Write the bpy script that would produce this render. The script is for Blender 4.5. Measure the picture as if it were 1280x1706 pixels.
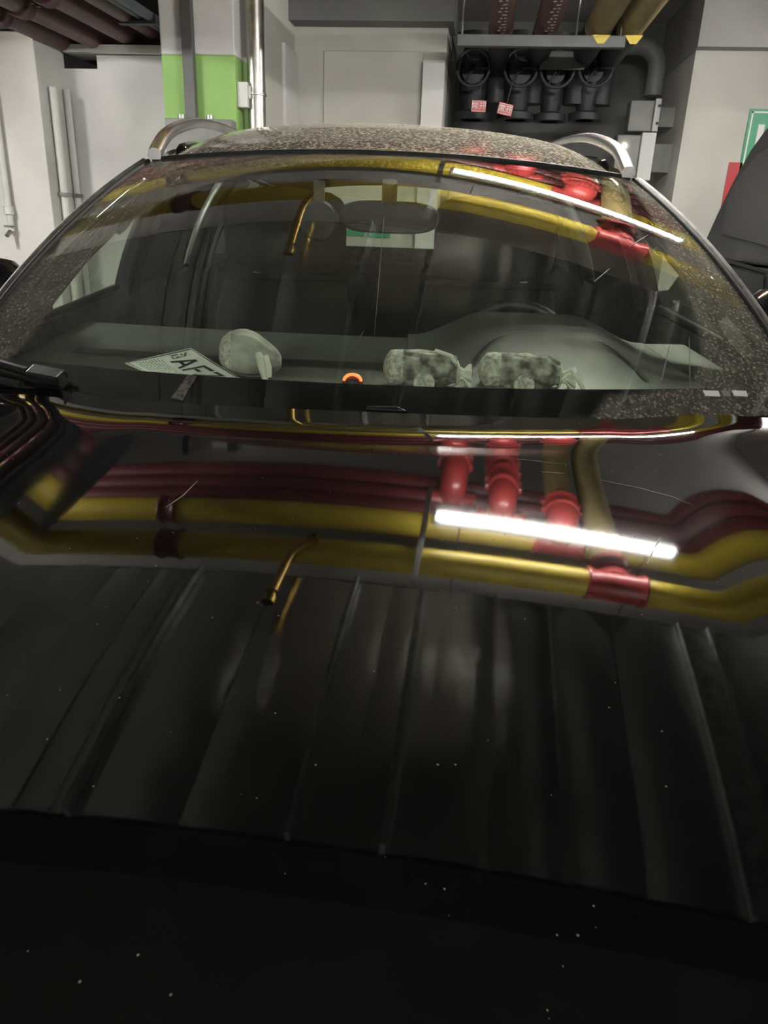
import bpy, math, random
import numpy as np
from math import sin, cos, tan, pi, radians, atan2, sqrt
from mathutils import Vector, Matrix
random.seed(7)
sc = bpy.context.scene
for o in list(bpy.data.objects):
    bpy.data.objects.remove(o)
col = sc.collection

# ------------------------------------------------------------------ camera
FPX, TH, RO, CZ = 1232.0, radians(21), radians(2.2), 1.38
R0 = Vector((1, 0, 0)); U0 = Vector((0, sin(TH), cos(TH))); FW = Vector((0, cos(TH), -sin(TH)))
RR = cos(RO) * R0 + sin(RO) * U0
UU = -sin(RO) * R0 + cos(RO) * U0
cam = bpy.data.cameras.new('camera'); camo = bpy.data.objects.new('camera', cam); col.objects.link(camo)
GA = radians(6.5); SG, CG = sin(GA), cos(GA)      # the car and the viewer are turned 6.5 degrees against the garage
m = Matrix((RR, UU, -FW)).transposed().to_4x4(); m.translation = (0, 0, CZ)
camo.matrix_world = Matrix.Rotation(GA, 4, 'Z') @ m
cam.sensor_fit = 'AUTO'; cam.sensor_width = 36; cam.lens = 36 * FPX / 1706
cam.clip_start = 0.02
sc.camera = camo

# ------------------------------------------------------------------ world, exposure
w = bpy.data.worlds.new('world'); sc.world = w; w.use_nodes = True
w.node_tree.nodes['Background'].inputs[0].default_value = (0.9, 0.95, 1.0, 1)
w.node_tree.nodes['Background'].inputs[1].default_value = 0.01
sc.view_settings.view_transform = 'Standard'; sc.view_settings.look = 'None'
sc.view_settings.exposure = 2.4; sc.view_settings.gamma = 1; sc.view_settings.use_curve_mapping = False
sc.cycles.use_denoising = True
sc.cycles.max_bounces = 12; sc.cycles.glossy_bounces = 6; sc.cycles.transparent_max_bounces = 24
sc.cycles.diffuse_bounces = 4
sc.cycles.sample_clamp_indirect = 6.0
TUBE_STRENGTH = 110.0

# garage coordinates are world coordinates; the car frame is turned by GA about the viewer
def G(x, y, z): return Vector((x, y, z))
def W(p): return Vector((p[0] * CG - p[1] * SG, p[0] * SG + p[1] * CG, p[2]))
def toG(p): return (p[0] * CG - p[1] * SG, p[0] * SG + p[1] * CG, p[2])
def ray(x, y): return (FW * FPX + RR * (x - 640) - UU * (y - 853)).normalized()
def at(x, y, Y=None, Z=None, X=None):
    d = ray(x, y)
    t = Y / d.y if Y is not None else ((Z - CZ) / d.z if Z is not None else X / d.x)
    return Vector((0, 0, CZ)) + d * t
def gat(x, y, gy):           # pixel -> garage coordinates on the plane gy
    d = ray(x, y); g = toG(d); t = gy / g[1]
    return (g[0] * t, gy, CZ + d.z * t)

# ------------------------------------------------------------------ materials
MATS = {}
def nodes(name):
    m = bpy.data.materials.new(name); m.use_nodes = True; MATS[name] = m
    return m, m.node_tree.nodes, m.node_tree.links, m.node_tree.nodes['Principled BSDF']
def mat(name, c, rough=0.6, metal=0.0, c2=None, scale=6.0, bump=0.0, bscale=60.0, emit=None, es=0.0, coat=0.0, spec=0.5, detail=6.0, sheen=0.0):
    m, N, L, b = nodes(name)
    b.inputs['Roughness'].default_value = rough; b.inputs['Metallic'].default_value = metal
    b.inputs['Base Color'].default_value = (*c, 1); b.inputs['Coat Weight'].default_value = coat
    b.inputs['Specular IOR Level'].default_value = spec; b.inputs['Coat Roughness'].default_value = 0.02
    tc = N.new('ShaderNodeTexCoord')
    if c2 is None: c2 = tuple(v * 0.85 for v in c)
    n = N.new('ShaderNodeTexNoise'); n.inputs['Scale'].default_value = scale; n.inputs['Detail'].default_value = detail
    L.new(tc.outputs['Object'], n.inputs['Vector'])
    r = N.new('ShaderNodeValToRGB'); r.color_ramp.elements[0].position = 0.35; r.color_ramp.elements[1].position = 0.65
    r.color_ramp.elements[0].color = (*c, 1); r.color_ramp.elements[1].color = (*c2, 1)
    L.new(n.outputs['Fac'], r.inputs['Fac']); L.new(r.outputs['Color'], b.inputs['Base Color'])
    if bump:
        n2 = N.new('ShaderNodeTexNoise'); n2.inputs['Scale'].default_value = bscale; n2.inputs['Detail'].default_value = 4
        L.new(tc.outputs['Object'], n2.inputs['Vector'])
        bp = N.new('ShaderNodeBump'); bp.inputs['Strength'].default_value = bump; bp.inputs['Distance'].default_value = 0.01
        L.new(n2.outputs['Fac'], bp.inputs['Height']); L.new(bp.outputs['Normal'], b.inputs['Normal'])
    if emit:
        b.inputs['Emission Color'].default_value = (*emit, 1); b.inputs['Emission Strength'].default_value = es
    return m

mat('plaster', (0.70, 0.68, 0.665), 0.85, c2=(0.60, 0.585, 0.575), scale=2.2, bump=0.15, bscale=25)
mat('plaster_warm', (0.56, 0.545, 0.50), 0.85, c2=(0.47, 0.455, 0.42), scale=1.6, bump=0.12, bscale=20)
mat('plaster_dirty', (0.72, 0.70, 0.70), 0.85, c2=(0.56, 0.545, 0.55), scale=1.5, bump=0.2, bscale=18)
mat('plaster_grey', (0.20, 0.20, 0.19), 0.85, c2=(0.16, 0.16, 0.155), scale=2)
mat('concrete', (0.40, 0.39, 0.37), 0.9, c2=(0.32, 0.31, 0.295), scale=1.5, bump=0.25, bscale=12)
mat('floor_paint', (0.30, 0.30, 0.285), 0.4, c2=(0.24, 0.24, 0.23), scale=1.2)
mat('green_paint', (0.28, 0.47, 0.14), 0.7, c2=(0.24, 0.42, 0.12), scale=4)
mat('galvanised', (0.45, 0.44, 0.41), 0.35, 1.0, c2=(0.32, 0.31, 0.29), scale=14)
mat('duct_metal', (0.72, 0.73, 0.71), 0.19, 0.75, c2=(0.58, 0.59, 0.575), scale=5, bump=0.04, bscale=7)
mat('duct_edge', (0.70, 0.70, 0.68), 0.4, 0.4, c2=(0.4, 0.4, 0.39), scale=20)
mat('foil', (0.85, 0.84, 0.80), 0.35, 0.35, c2=(0.45, 0.44, 0.42), scale=16, bump=0.5, bscale=16)
mat('yellow_pipe', (0.58, 0.44, 0.045), 0.42, c2=(0.50, 0.37, 0.04), scale=7, coat=0.2)
mat('yellow_shaded', (0.27, 0.21, 0.08), 0.7, c2=(0.22, 0.17, 0.07), scale=9)  # pipe yellow with the shade near the recess mixed into its colour
mat('red_shaded', (0.14, 0.055, 0.05), 0.7, c2=(0.11, 0.045, 0.042), scale=9)  # pipe red darkened for the shaded run towards the recess
mat('red_pipe', (0.16, 0.032, 0.032), 0.45, c2=(0.12, 0.026, 0.028), scale=5, coat=0.2)
mat('red_coupling', (0.38, 0.042, 0.038), 0.35, c2=(0.32, 0.035, 0.035), scale=18, coat=0.4)
mat('brown_pipe', (0.13, 0.06, 0.063), 0.5, c2=(0.09, 0.045, 0.05), scale=4)
mat('blue_grey_pipe', (0.10, 0.115, 0.14), 0.5, c2=(0.07, 0.08, 0.1), scale=4)
mat('brass', (0.50, 0.32, 0.08), 0.3, 1.0, c2=(0.38, 0.24, 0.06), scale=20)
mat('steel', (0.40, 0.40, 0.39), 0.4, 1.0, c2=(0.28, 0.28, 0.27), scale=25)
mat('dark_steel', (0.10, 0.10, 0.098), 0.5, c2=(0.08, 0.08, 0.078), scale=8)
mat('white_metal', (0.62, 0.62, 0.60), 0.45, c2=(0.56, 0.56, 0.54), scale=8)
mat('grey_metal', (0.22, 0.22, 0.21), 0.5, c2=(0.18, 0.18, 0.175), scale=8)
mat('black_iron', (0.022, 0.023, 0.026), 0.55, c2=(0.02, 0.02, 0.024), scale=9)
mat('tube_light', (0.9, 0.9, 0.9), 0.5, emit=(1.0, 0.985, 0.93), es=TUBE_STRENGTH)
mat('lamp_spot', (0.9, 0.9, 0.9), 0.5, emit=(1.0, 1.0, 0.75), es=6)
mat('sign_red', (0.48, 0.035, 0.04), 0.4, c2=(0.42, 0.03, 0.035))
mat('sign_green', (0.015, 0.30, 0.14), 0.4, c2=(0.013, 0.26, 0.12))
mat('sign_white', (0.75, 0.75, 0.72), 0.5, c2=(0.68, 0.68, 0.66))
# vehicle
mat('black_trim', (0.012, 0.012, 0.013), 0.35, c2=(0.009, 0.009, 0.01), scale=30)
mat('rubber', (0.010, 0.010, 0.010), 0.7, c2=(0.014, 0.014, 0.014), scale=40)
mat('tyre', (0.02, 0.02, 0.02), 0.8, c2=(0.03, 0.03, 0.03), scale=30, bump=0.3, bscale=80)
mat('satin_silver', (0.72, 0.71, 0.68), 0.22, 1.0, c2=(0.64, 0.63, 0.60), scale=12)
mat('pillar_strip', (0.16, 0.15, 0.135), 0.6, 0.0, c2=(0.06, 0.056, 0.05), scale=25)
mat('dash', (0.165, 0.17, 0.16), 0.6, c2=(0.15, 0.155, 0.145), scale=20, bump=0.12, bscale=400)
mat('dash_dark', (0.035, 0.036, 0.036), 0.5, c2=(0.03, 0.03, 0.03), scale=20)
mat('seat_fabric', (0.020, 0.020, 0.019), 0.85, c2=(0.016, 0.016, 0.015), scale=40, bump=0.15, bscale=300)
mat('lining', (0.025, 0.025, 0.023), 0.9, c2=(0.06, 0.06, 0.056), scale=30)
mat('piano_black', (0.008, 0.008, 0.009), 0.08, c2=(0.01, 0.01, 0.011), scale=10)
mat('frit', (0.004, 0.004, 0.005), 0.05, c2=(0.005, 0.005, 0.006), scale=10)
mat('alarm_red', (0.5, 0.02, 0.01), 0.3, emit=(1.0, 0.10, 0.03), es=0.9)
mat('cloth_print', (0.58, 0.58, 0.50), 0.9, c2=(0.10, 0.10, 0.085), scale=38, bump=0.4, bscale=60, detail=3)
mat('cloth_plain', (0.55, 0.55, 0.50), 0.9, c2=(0.22, 0.22, 0.20), scale=16, bump=0.4, bscale=50)
mat('cloth_dark', (0.07, 0.075, 0.06), 0.9, c2=(0.05, 0.055, 0.045), scale=50, bump=0.3, bscale=120)
mat('lace', (0.80, 0.80, 0.70), 0.9, c2=(0.34, 0.34, 0.29), scale=110, bump=0.5, bscale=150)
mat('ribbon', (0.82, 0.82, 0.72), 0.7, c2=(0.74, 0.74, 0.65), scale=30)
mat('paper', (0.86, 0.88, 0.84), 0.8, c2=(0.80, 0.83, 0.78), scale=20)
mat('ink', (0.02, 0.022, 0.02), 0.7)
mat('ink_grey', (0.30, 0.34, 0.30), 0.7, c2=(0.45, 0.5, 0.45), scale=400)
mat('scratch_mark', (0.22, 0.21, 0.19), 0.7)
mat('streak_mark', (0.12, 0.12, 0.11), 0.7)
mat('smear_mark', (0.03, 0.027, 0.023), 0.8, c2=(0.16, 0.145, 0.125), scale=160)
mat('van_paint', (0.016, 0.016, 0.017), 0.33, c2=(0.014, 0.014, 0.0145), scale=6, coat=0.3)
mat('van_glass', (0.022, 0.022, 0.021), 0.25, c2=(0.018, 0.018, 0.0175), scale=3)
mat('lamp_red', (0.25, 0.01, 0.01), 0.2)
mat('lamp_clear', (0.5, 0.5, 0.5), 0.1)

def specks(N, L, tc, scale, lo, hi):
    """soft blotchy specks 0..1"""
    n = N.new('ShaderNodeTexNoise'); n.inputs['Scale'].default_value = scale; n.inputs['Detail'].default_value = 2; n.inputs['Roughness'].default_value = 0.6
    L.new(tc.outputs['Object'], n.inputs['Vector'])
    r = N.new('ShaderNodeMapRange'); r.inputs['From Min'].default_value = lo; r.inputs['From Max'].default_value = hi
    L.new(n.outputs['Fac'], r.inputs['Value'])
    return r.outputs['Result']

def car_paint(name, film, dust_lo, dust_hi, sc_, dots=True):
    """black clear-coated paint; settled dust as a thin film plus specks"""
    m, N, L, b = nodes(name)
    b.inputs['Base Color'].default_value = (0.002, 0.002, 0.0022, 1); b.inputs['Roughness'].default_value = 0.035
    b.inputs['IOR'].default_value = 1.55; b.inputs['Specular IOR Level'].default_value = 0.5
    tc = N.new('ShaderNodeTexCoord')
    d = N.new('ShaderNodeBsdfDiffuse'); d.inputs['Color'].default_value = (0.42, 0.38, 0.31, 1)
    s = specks(N, L, tc, sc_, dust_lo, dust_hi)
    mul = N.new('ShaderNodeMath'); mul.operation = 'MULTIPLY'; mul.inputs[1].default_value = film[1]; L.new(s, mul.inputs[0])
    add = N.new('ShaderNodeMath'); add.operation = 'ADD'; add.inputs[1].default_value = film[0]; L.new(mul.outputs[0], add.inputs[0])
    fac = add.outputs[0]
    if dots:
        v = N.new('ShaderNodeTexVoronoi'); v.inputs['Scale'].default_value = 75; L.new(tc.outputs['Object'], v.inputs['Vector'])
        mr = N.new('ShaderNodeMapRange'); mr.inputs['From Min'].default_value = 0.085; mr.inputs['From Max'].default_value = 0.05; L.new(v.outputs['Distance'], mr.inputs['Value'])
        wn = N.new('ShaderNodeSeparateColor'); L.new(v.outputs['Color'], wn.inputs[0])
        gt = N.new('ShaderNodeMath'); gt.operation = 'GREATER_THAN'; gt.inputs[1].default_value = 0.72; L.new(wn.outputs[0], gt.inputs[0])
        mm = N.new('ShaderNodeMath'); mm.operation = 'MULTIPLY'; L.new(mr.outputs['Result'], mm.inputs[0]); L.new(gt.outputs[0], mm.inputs[1])
        m2 = N.new('ShaderNodeMath'); m2.operation = 'MULTIPLY_ADD'; m2.inputs[1].default_value = 0.35; L.new(mm.outputs[0], m2.inputs[0]); L.new(fac, m2.inputs[2]); fac = m2.outputs[0]
    mix = N.new('ShaderNodeMixShader'); L.new(fac, mix.inputs[0]); L.new(b.outputs[0], mix.inputs[1]); L.new(d.outputs[0], mix.inputs[2])
    L.new(mix.outputs[0], N['Material Output'].inputs['Surface'])
    return m
car_paint('paint_hood', (0.0, 0.0025), 0.50, 0.8, 60)
car_paint('paint_roof', (0.17, 0.70), 0.46, 0.70, 110, dots=False)
car_paint('paint_body', (0.003, 0.02), 0.5, 0.8, 80)

def glass(name, tint, f0, dusty=False):
    m, N, L, b = nodes(name); N.remove(b)
    geo = N.new('ShaderNodeNewGeometry')
    dot = N.new('ShaderNodeVectorMath'); dot.operation = 'DOT_PRODUCT'; L.new(geo.outputs['Normal'], dot.inputs[0]); L.new(geo.outputs['Incoming'], dot.inputs[1])
    ab = N.new('ShaderNodeMath'); ab.operation = 'ABSOLUTE'; L.new(dot.outputs['Value'], ab.inputs[0])
    sb = N.new('ShaderNodeMath'); sb.operation = 'SUBTRACT'; sb.inputs[0].default_value = 1; L.new(ab.outputs[0], sb.inputs[1])
    pw = N.new('ShaderNodeMath'); pw.operation = 'POWER'; pw.inputs[1].default_value = 5; L.new(sb.outputs[0], pw.inputs[0])
    fr = N.new('ShaderNodeMath'); fr.operation = 'MULTIPLY_ADD'; fr.inputs[1].default_value = 1 - f0; fr.inputs[2].default_value = f0; L.new(pw.outputs[0], fr.inputs[0])
    tr = N.new('ShaderNodeBsdfTransparent'); tr.inputs[0].default_value = (*tint, 1)
    gl = N.new('ShaderNodeBsdfGlossy'); gl.inputs['Roughness'].default_value = 0.0; gl.inputs[0].default_value = (1, 1, 1, 1)
    mx = N.new('ShaderNodeMixShader'); L.new(fr.outputs[0], mx.inputs[0]); L.new(tr.outputs[0], mx.inputs[1]); L.new(gl.outputs[0], mx.inputs[2])
    out = mx.outputs[0]
    if dusty:
        tc = N.new('ShaderNodeTexCoord')
        at_ = N.new('ShaderNodeAttribute'); at_.attribute_name = 'dust'
        s = specks(N, L, tc, 170, 0.50, 0.68)
        s2 = specks(N, L, tc, 30, 0.35, 0.7)
        a1 = N.new('ShaderNodeMath'); a1.operation = 'MULTIPLY_ADD'; a1.inputs[1].default_value = 0.42; a1.inputs[2].default_value = 0.10; L.new(s, a1.inputs[0])
        a1b = N.new('ShaderNodeMath'); a1b.operation = 'MULTIPLY_ADD'; a1b.inputs[1].default_value = 0.10; L.new(s2, a1b.inputs[0]); L.new(a1.outputs[0], a1b.inputs[2])
        a2 = N.new('ShaderNodeMath'); a2.operation = 'MULTIPLY'; L.new(a1b.outputs[0], a2.inputs[0]); L.new(at_.outputs['Fac'], a2.inputs[1])
        # sparse bright specks everywhere
        v = N.new('ShaderNodeTexVoronoi'); v.inputs['Scale'].default_value = 42; L.new(tc.outputs['Object'], v.inputs['Vector'])
        mr = N.new('ShaderNodeMapRange'); mr.inputs['From Min'].default_value = 0.07; mr.inputs['From Max'].default_value = 0.04; L.new(v.outputs['Distance'], mr.inputs['Value'])
        wn = N.new('ShaderNodeSeparateColor'); L.new(v.outputs['Color'], wn.inputs[0])
        gt = N.new('ShaderNodeMath'); gt.operation = 'GREATER_THAN'; gt.inputs[1].default_value = 0.8; L.new(wn.outputs[0], gt.inputs[0])
        mm = N.new('ShaderNodeMath'); mm.operation = 'MULTIPLY'; L.new(mr.outputs['Result'], mm.inputs[0]); L.new(gt.outputs[0], mm.inputs[1])
        m2 = N.new('ShaderNodeMath'); m2.operation = 'MULTIPLY_ADD'; m2.inputs[1].default_value = 0.35; L.new(mm.outputs[0], m2.inputs[0]); a3 = N.new('ShaderNodeMath'); a3.operation = 'ADD'; a3.inputs[1].default_value = 0.008; L.new(a2.outputs[0], a3.inputs[0]); L.new(a3.outputs[0], m2.inputs[2])
        d = N.new('ShaderNodeBsdfDiffuse'); d.inputs[0].default_value = (0.46, 0.42, 0.34, 1)
        mx2 = N.new('ShaderNodeMixShader'); L.new(m2.outputs[0], mx2.inputs[0]); L.new(out, mx2.inputs[1]); L.new(d.outputs[0], mx2.inputs[2]); out = mx2.outputs[0]
    L.new(out, N['Material Output'].inputs['Surface'])
glass('windshield_glass', (0.88, 0.94, 0.85), 0.095, True)
glass('side_glass', (0.66, 0.74, 0.66), 0.07)
glass('privacy_glass', (0.12, 0.13, 0.12), 0.07)

# ------------------------------------------------------------------ mesh helpers
class MB:
    def __init__(s): s.v = []; s.f = []
    def add(s, vs, fs):
        k = len(s.v); s.v += [tuple(p) for p in vs]; s.f += [tuple(i + k for i in f) for f in fs]; return s
    def box(s, x0, x1, y0, y1, z0, z1):
        vs = [(x, y, z) for z in (z0, z1) for y in (y0, y1) for x in (x0, x1)]
        return s.add(vs, [(0, 2, 3, 1), (4, 5, 7, 6), (0, 1, 5, 4), (1, 3, 7, 5), (3, 2, 6, 7), (2, 0, 4, 6)])
    def tube(s, pts, r, n=16, caps=True):
        pts = [Vector(p) for p in pts]; rs = r if isinstance(r, (list, tuple)) else [r] * len(pts)
        vs = []; up = None
        for i, p in enumerate(pts):
            t = (pts[min(i + 1, len(pts) - 1)] - pts[max(i - 1, 0)]).normalized()
            if up is None: up = t.orthogonal().normalized()
            up = (up - t * up.dot(t)).normalized(); b = t.cross(up)
            vs += [p + (up * cos(2 * pi * k / n) + b * sin(2 * pi * k / n)) * rs[i] for k in range(n)]
        fs = [(i * n + k, i * n + (k + 1) % n, (i + 1) * n + (k + 1) % n, (i + 1) * n + k) for i in range(len(pts) - 1) for k in range(n)]
        if caps: fs += [tuple(range(n))[::-1], tuple((len(pts) - 1) * n + k for k in range(n))]
        return s.add(vs, fs)
    def grid(s, fn, us, ws):
        vs = [fn(u, w_) for w_ in ws for u in us]; n = len(us)
        return s.add(vs, [(j * n + i, j * n + i + 1, (j + 1) * n + i + 1, (j + 1) * n + i) for j in range(len(ws) - 1) for i in range(n - 1)])
    def prism(s, poly, y0, y1):          # poly in (x, z)
        n = len(poly); vs = [(x, y0, z) for x, z in poly] + [(x, y1, z) for x, z in poly]
        return s.add(vs, [tuple(range(n)), tuple(range(2 * n - 1, n - 1, -1))] + [(i, i + n, (i + 1) % n + n, (i + 1) % n) for i in range(n)])
    def prism_x(s, poly, x0, x1):        # poly in (y, z)
        n = len(poly); vs = [(x0, y, z) for y, z in poly] + [(x1, y, z) for y, z in poly]
        return s.add(vs, [tuple(range(n)), tuple(range(2 * n - 1, n - 1, -1))] + [(i, i + n, (i + 1) % n + n, (i + 1) % n) for i in range(n)])
    def lathe(s, prof, c=(0, 0, 0), ax='z', n=24):
        vs = []; c = Vector(c)
        for r, h in prof:
            for k in range(n):
                a = 2 * pi * k / n; q = (r * cos(a), r * sin(a), h)
                if ax == 'x': q = (q[2], q[0], q[1])
                if ax == 'y': q = (q[0], q[2], q[1])
                vs.append(c + Vector(q))
        return s.add(vs, [(i * n + k, i * n + (k + 1) % n, (i + 1) * n + (k + 1) % n, (i + 1) * n + k) for i in range(len(prof) - 1) for k in range(n)])
    def build(s, name, m, parent=None, smooth=None, bevel=0, solid=0, subsurf=0, offset=-1, center=True):
        me = bpy.data.meshes.new(name)
        vs = s.v; c = Vector((0, 0, 0))
        me.from_pydata([tuple(Vector(p) - c) for p in vs], [], s.f); me.validate(); me.update()
        import bmesh
        bm = bmesh.new(); bm.from_mesh(me); bmesh.ops.recalc_face_normals(bm, faces=bm.faces); bm.to_mesh(me); bm.free()
        o = bpy.data.objects.new(name, me); col.objects.link(o)
        me.materials.append(MATS[m])
        if smooth is not None:
            me.shade_smooth(); me.set_sharp_from_angle(angle=radians(smooth))
        if solid:
            md = o.modifiers.new('solid', 'SOLIDIFY'); md.thickness = solid; md.offset = offset
        if bevel:
            md = o.modifiers.new('bevel', 'BEVEL'); md.width = bevel; md.segments = 2; md.limit_method = 'ANGLE'
        if subsurf:
            md = o.modifiers.new('sub', 'SUBSURF'); md.levels = subsurf; md.render_levels = subsurf
        if parent: o.parent = parent
        return o
def tag(o, label, cat, group=None):
    o['label'] = label; o['category'] = cat
    if group: o['group'] = group
    return o
def struct(o, label=None):
    o['kind'] = 'structure'
    if label: o['label'] = label
    return o
def empty(name, loc=(0, 0, 0), rz=0.0):
    o = bpy.data.objects.new(name, None); col.objects.link(o); o.location = loc; o.rotation_euler = (0, 0, rz); o.empty_display_size = 0.05
    return o
def gobj(o):                  # an object whose mesh is written in garage coordinates
    return o
def gempty(name, x, y, z): return empty(name, G(x, y, z))
def text_mesh(name, s, size, m, parent, mtx, depth=0.0006):
    cu = bpy.data.curves.new(name, 'FONT'); cu.body = s; cu.size = size; cu.extrude = depth; cu.align_x = 'CENTER'; cu.align_y = 'CENTER'
    t = bpy.data.objects.new(name + '_tmp', cu); col.objects.link(t)
    me = bpy.data.meshes.new_from_object(t.evaluated_get(bpy.context.evaluated_depsgraph_get()))
    bpy.data.objects.remove(t); me.name = name; me.materials.clear(); me.materials.append(MATS[m])
    o = bpy.data.objects.new(name, me); col.objects.link(o); o.parent = parent; o.matrix_local = mtx
    return o
def lin(a, b, n): return [a + (b - a) * i / (n - 1) for i in range(n)]
def sm(a, b, x):
    t = min(1, max(0, (x - a) / (b - a))); return t * t * (3 - 2 * t)

# ================================================================== SETTING (garage coordinates)
CEIL = 3.25
struct(gobj(MB().box(-9, 9, -9, 10, -0.1, 0).build('floor', 'floor_paint')))
struct(gobj(MB().box(-9, 9, -9, 10, CEIL, CEIL + 0.2).build('ceiling', 'concrete')))
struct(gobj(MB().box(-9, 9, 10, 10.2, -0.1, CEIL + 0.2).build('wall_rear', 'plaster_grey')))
struct(gobj(MB().box(-9.2, -9, -9, 10.2, -0.1, CEIL + 0.2).build('wall_far_left', 'plaster')))
struct(gobj(MB().box(9, 9.2, -9, 10.2, -0.1, CEIL + 0.2).build('wall_far_right', 'plaster')))
# left side wall with its end towards the camera
p = gat(54, 62, 5.0); NLx, NLz = p[0], 2.62
struct(gobj(MB().box(-6, NLx, 5.0, 5.36, 0, gat(30, 52, 5.0)[2]).build('wall_left', 'plaster', bevel=0.006)))
# wall behind it, with a notched top
zt = gat(200, 92, 5.35)[2]; zn = gat(120, 114, 5.35)[2]; xn = gat(161, 100, 5.35)[0]
struct(gobj(MB().prism([(-6, 0), (-1.6, 0), (-1.6, zt), (xn, zt), (xn, zn), (-6, zn)], 5.352, 5.6).build('wall_back_left', 'plaster_dirty')))
a = gat(108, 80, 5.33)
tr = MB().box(a[0], -1.6, 5.30, 5.56, zt + 0.005, zt + 0.05)
tr.box(a[0], a[0] + 0.045, 5.30, 5.56, zt + 0.05, zt + 0.11)
struct(gobj(tr.build('trim_1', 'white_metal')))
# wall across the back (between the column and the opening)
MW = 6.6
xr = gat(741, 150, MW)[0]
struct(gobj(MB().box(-1.6, xr, MW, MW + 0.25, 0, CEIL).build('wall_back', 'plaster_warm')))
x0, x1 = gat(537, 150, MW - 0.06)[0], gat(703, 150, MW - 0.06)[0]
struct(gobj(MB().box(x0, x1, MW - 0.02, MW, 0, gat(600, 84, MW - 0.02)[2]).build('light_patch_panel', 'plaster_warm', bevel=0.018)))  # soft patch of tube light on the wall, built as a thin raised panel
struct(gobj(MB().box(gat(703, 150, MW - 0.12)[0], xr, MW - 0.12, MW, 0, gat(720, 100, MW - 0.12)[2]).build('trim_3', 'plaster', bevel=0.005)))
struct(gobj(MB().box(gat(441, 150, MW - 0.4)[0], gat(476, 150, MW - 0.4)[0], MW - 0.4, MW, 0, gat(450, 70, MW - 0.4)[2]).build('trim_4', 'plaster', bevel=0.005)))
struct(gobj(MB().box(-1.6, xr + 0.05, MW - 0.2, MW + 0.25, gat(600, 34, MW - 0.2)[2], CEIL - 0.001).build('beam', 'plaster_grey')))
struct(gobj(MB().box(-1.85, -1.6, 5.6, MW + 0.25, 0, CEIL).build('wall_return', 'plaster_warm')))
# recess on the right and its walls
RW, RB = 7.0, 8.3
xs = gat(1135, 240, RW)[0]
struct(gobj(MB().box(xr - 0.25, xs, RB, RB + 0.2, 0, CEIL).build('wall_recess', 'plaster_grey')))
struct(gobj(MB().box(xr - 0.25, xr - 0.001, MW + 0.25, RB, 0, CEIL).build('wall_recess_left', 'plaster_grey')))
struct(gobj(MB().box(xs, 9, RW, RB + 0.2, 0, gat(1200, 84, RW)[2]).build('wall_right', 'plaster_warm')))
struct(gobj(MB().box(xs - 0.02, 9, RW - 0.12, RB + 0.2, gat(1200, 84, RW)[2] + 0.001, CEIL).build('beam_right', 'concrete')))

# column with paint bands
def column():
    gy = 5.0
    xl, xm = gat(268, 90, gy)[0], gat(391, 90, gy)[0]
    zg1 = gat(330, 91, gy)[2]; zg0 = 1.0
    c = empty('column'); c['kind'] = 'structure'; gobj(c)
    c['label'] = 'square column painted white above and bright green below'
    MB().box(xl, xm, gy, gy + 0.32, zg1, CEIL).build('white_band', 'plaster', c, bevel=0.008)
    MB().box(xl, xm, gy, gy + 0.32, 1.36, zg1).build('green_band', 'green_paint', c, bevel=0.008)
    MB().box(xl, xm, gy, gy + 0.32, 0, 1.36).build('base_band', 'plaster', c, bevel=0.008)
    a, b = gat(308, 90, gy)[0], gat(326, 90, gy)[0]
    t = tag(gobj(MB().box(a, b, gy - 0.05, gy - 0.001, 0.0, CEIL).build('cable_trunking', 'dark_steel', bevel=0.004)), 'grey vertical cable trunking fixed to the front of the green column', 'trunking')
    a, b = gat(412, 100, gy + 0.1)[0], gat(441, 100, gy + 0.1)[0]
    r = (b - a) / 2; cx = (a + b) / 2
    pp = gempty('conduit_pipe', cx, gy + 0.1, 0); tag(pp, 'shiny galvanised vertical pipe right beside the green column', 'pipe')
    MB().tube([(0, 0, 0), (0, 0, CEIL)], r, 20).build('pipe', 'galvanised', pp, 40)
    zc = gat(430, 158, gy + 0.1)[2]
    MB().lathe([(r, -0.008), (r + 0.008, -0.006), (r + 0.008, 0.006), (r, 0.008)], (0, 0, zc), n=20).build('clamp', 'steel', pp, 40)
    z0, z1 = gat(406, 178, gy)[2], gat(406, 135, gy)[2]
    a2, b2 = gat(401, 150, gy + 0.05)[0], gat(412, 150, gy + 0.05)[0]
    jb = MB().box(xm + 0.001, b2 + 0.01, gy + 0.02, gy + 0.10, z0, z1).box(b2 + 0.0, b2 + 0.025, gy + 0.03, gy + 0.09, z0 + 0.05, z0 + 0.12)
    tag(gobj(jb.build('junction_box', 'white_metal', bevel=0.004)), 'small pale switch box on the side of the green column by the pipe', 'switch box')
    gy2 = gy - 0.16
    zb = gat(300, 197, gy2)[2]
    bx = gempty('metal_cabinet', gat(274, 197, gy2)[0], gy2, 0); tag(bx, 'low grey metal cabinet standing against the green column', 'cabinet')
    MB().box(0, 0.42, 0, 0.10, 0.0, zb).build('body', 'grey_metal', bx, bevel=0.005)
    for q in (0.09, 0.27): MB().lathe([(0.0, 0.03), (0.022, 0.026), (0.022, 0.0)], (q, 0.05, zb), n=12).build('lifting_lug', 'steel', bx, 40)
column()

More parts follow.
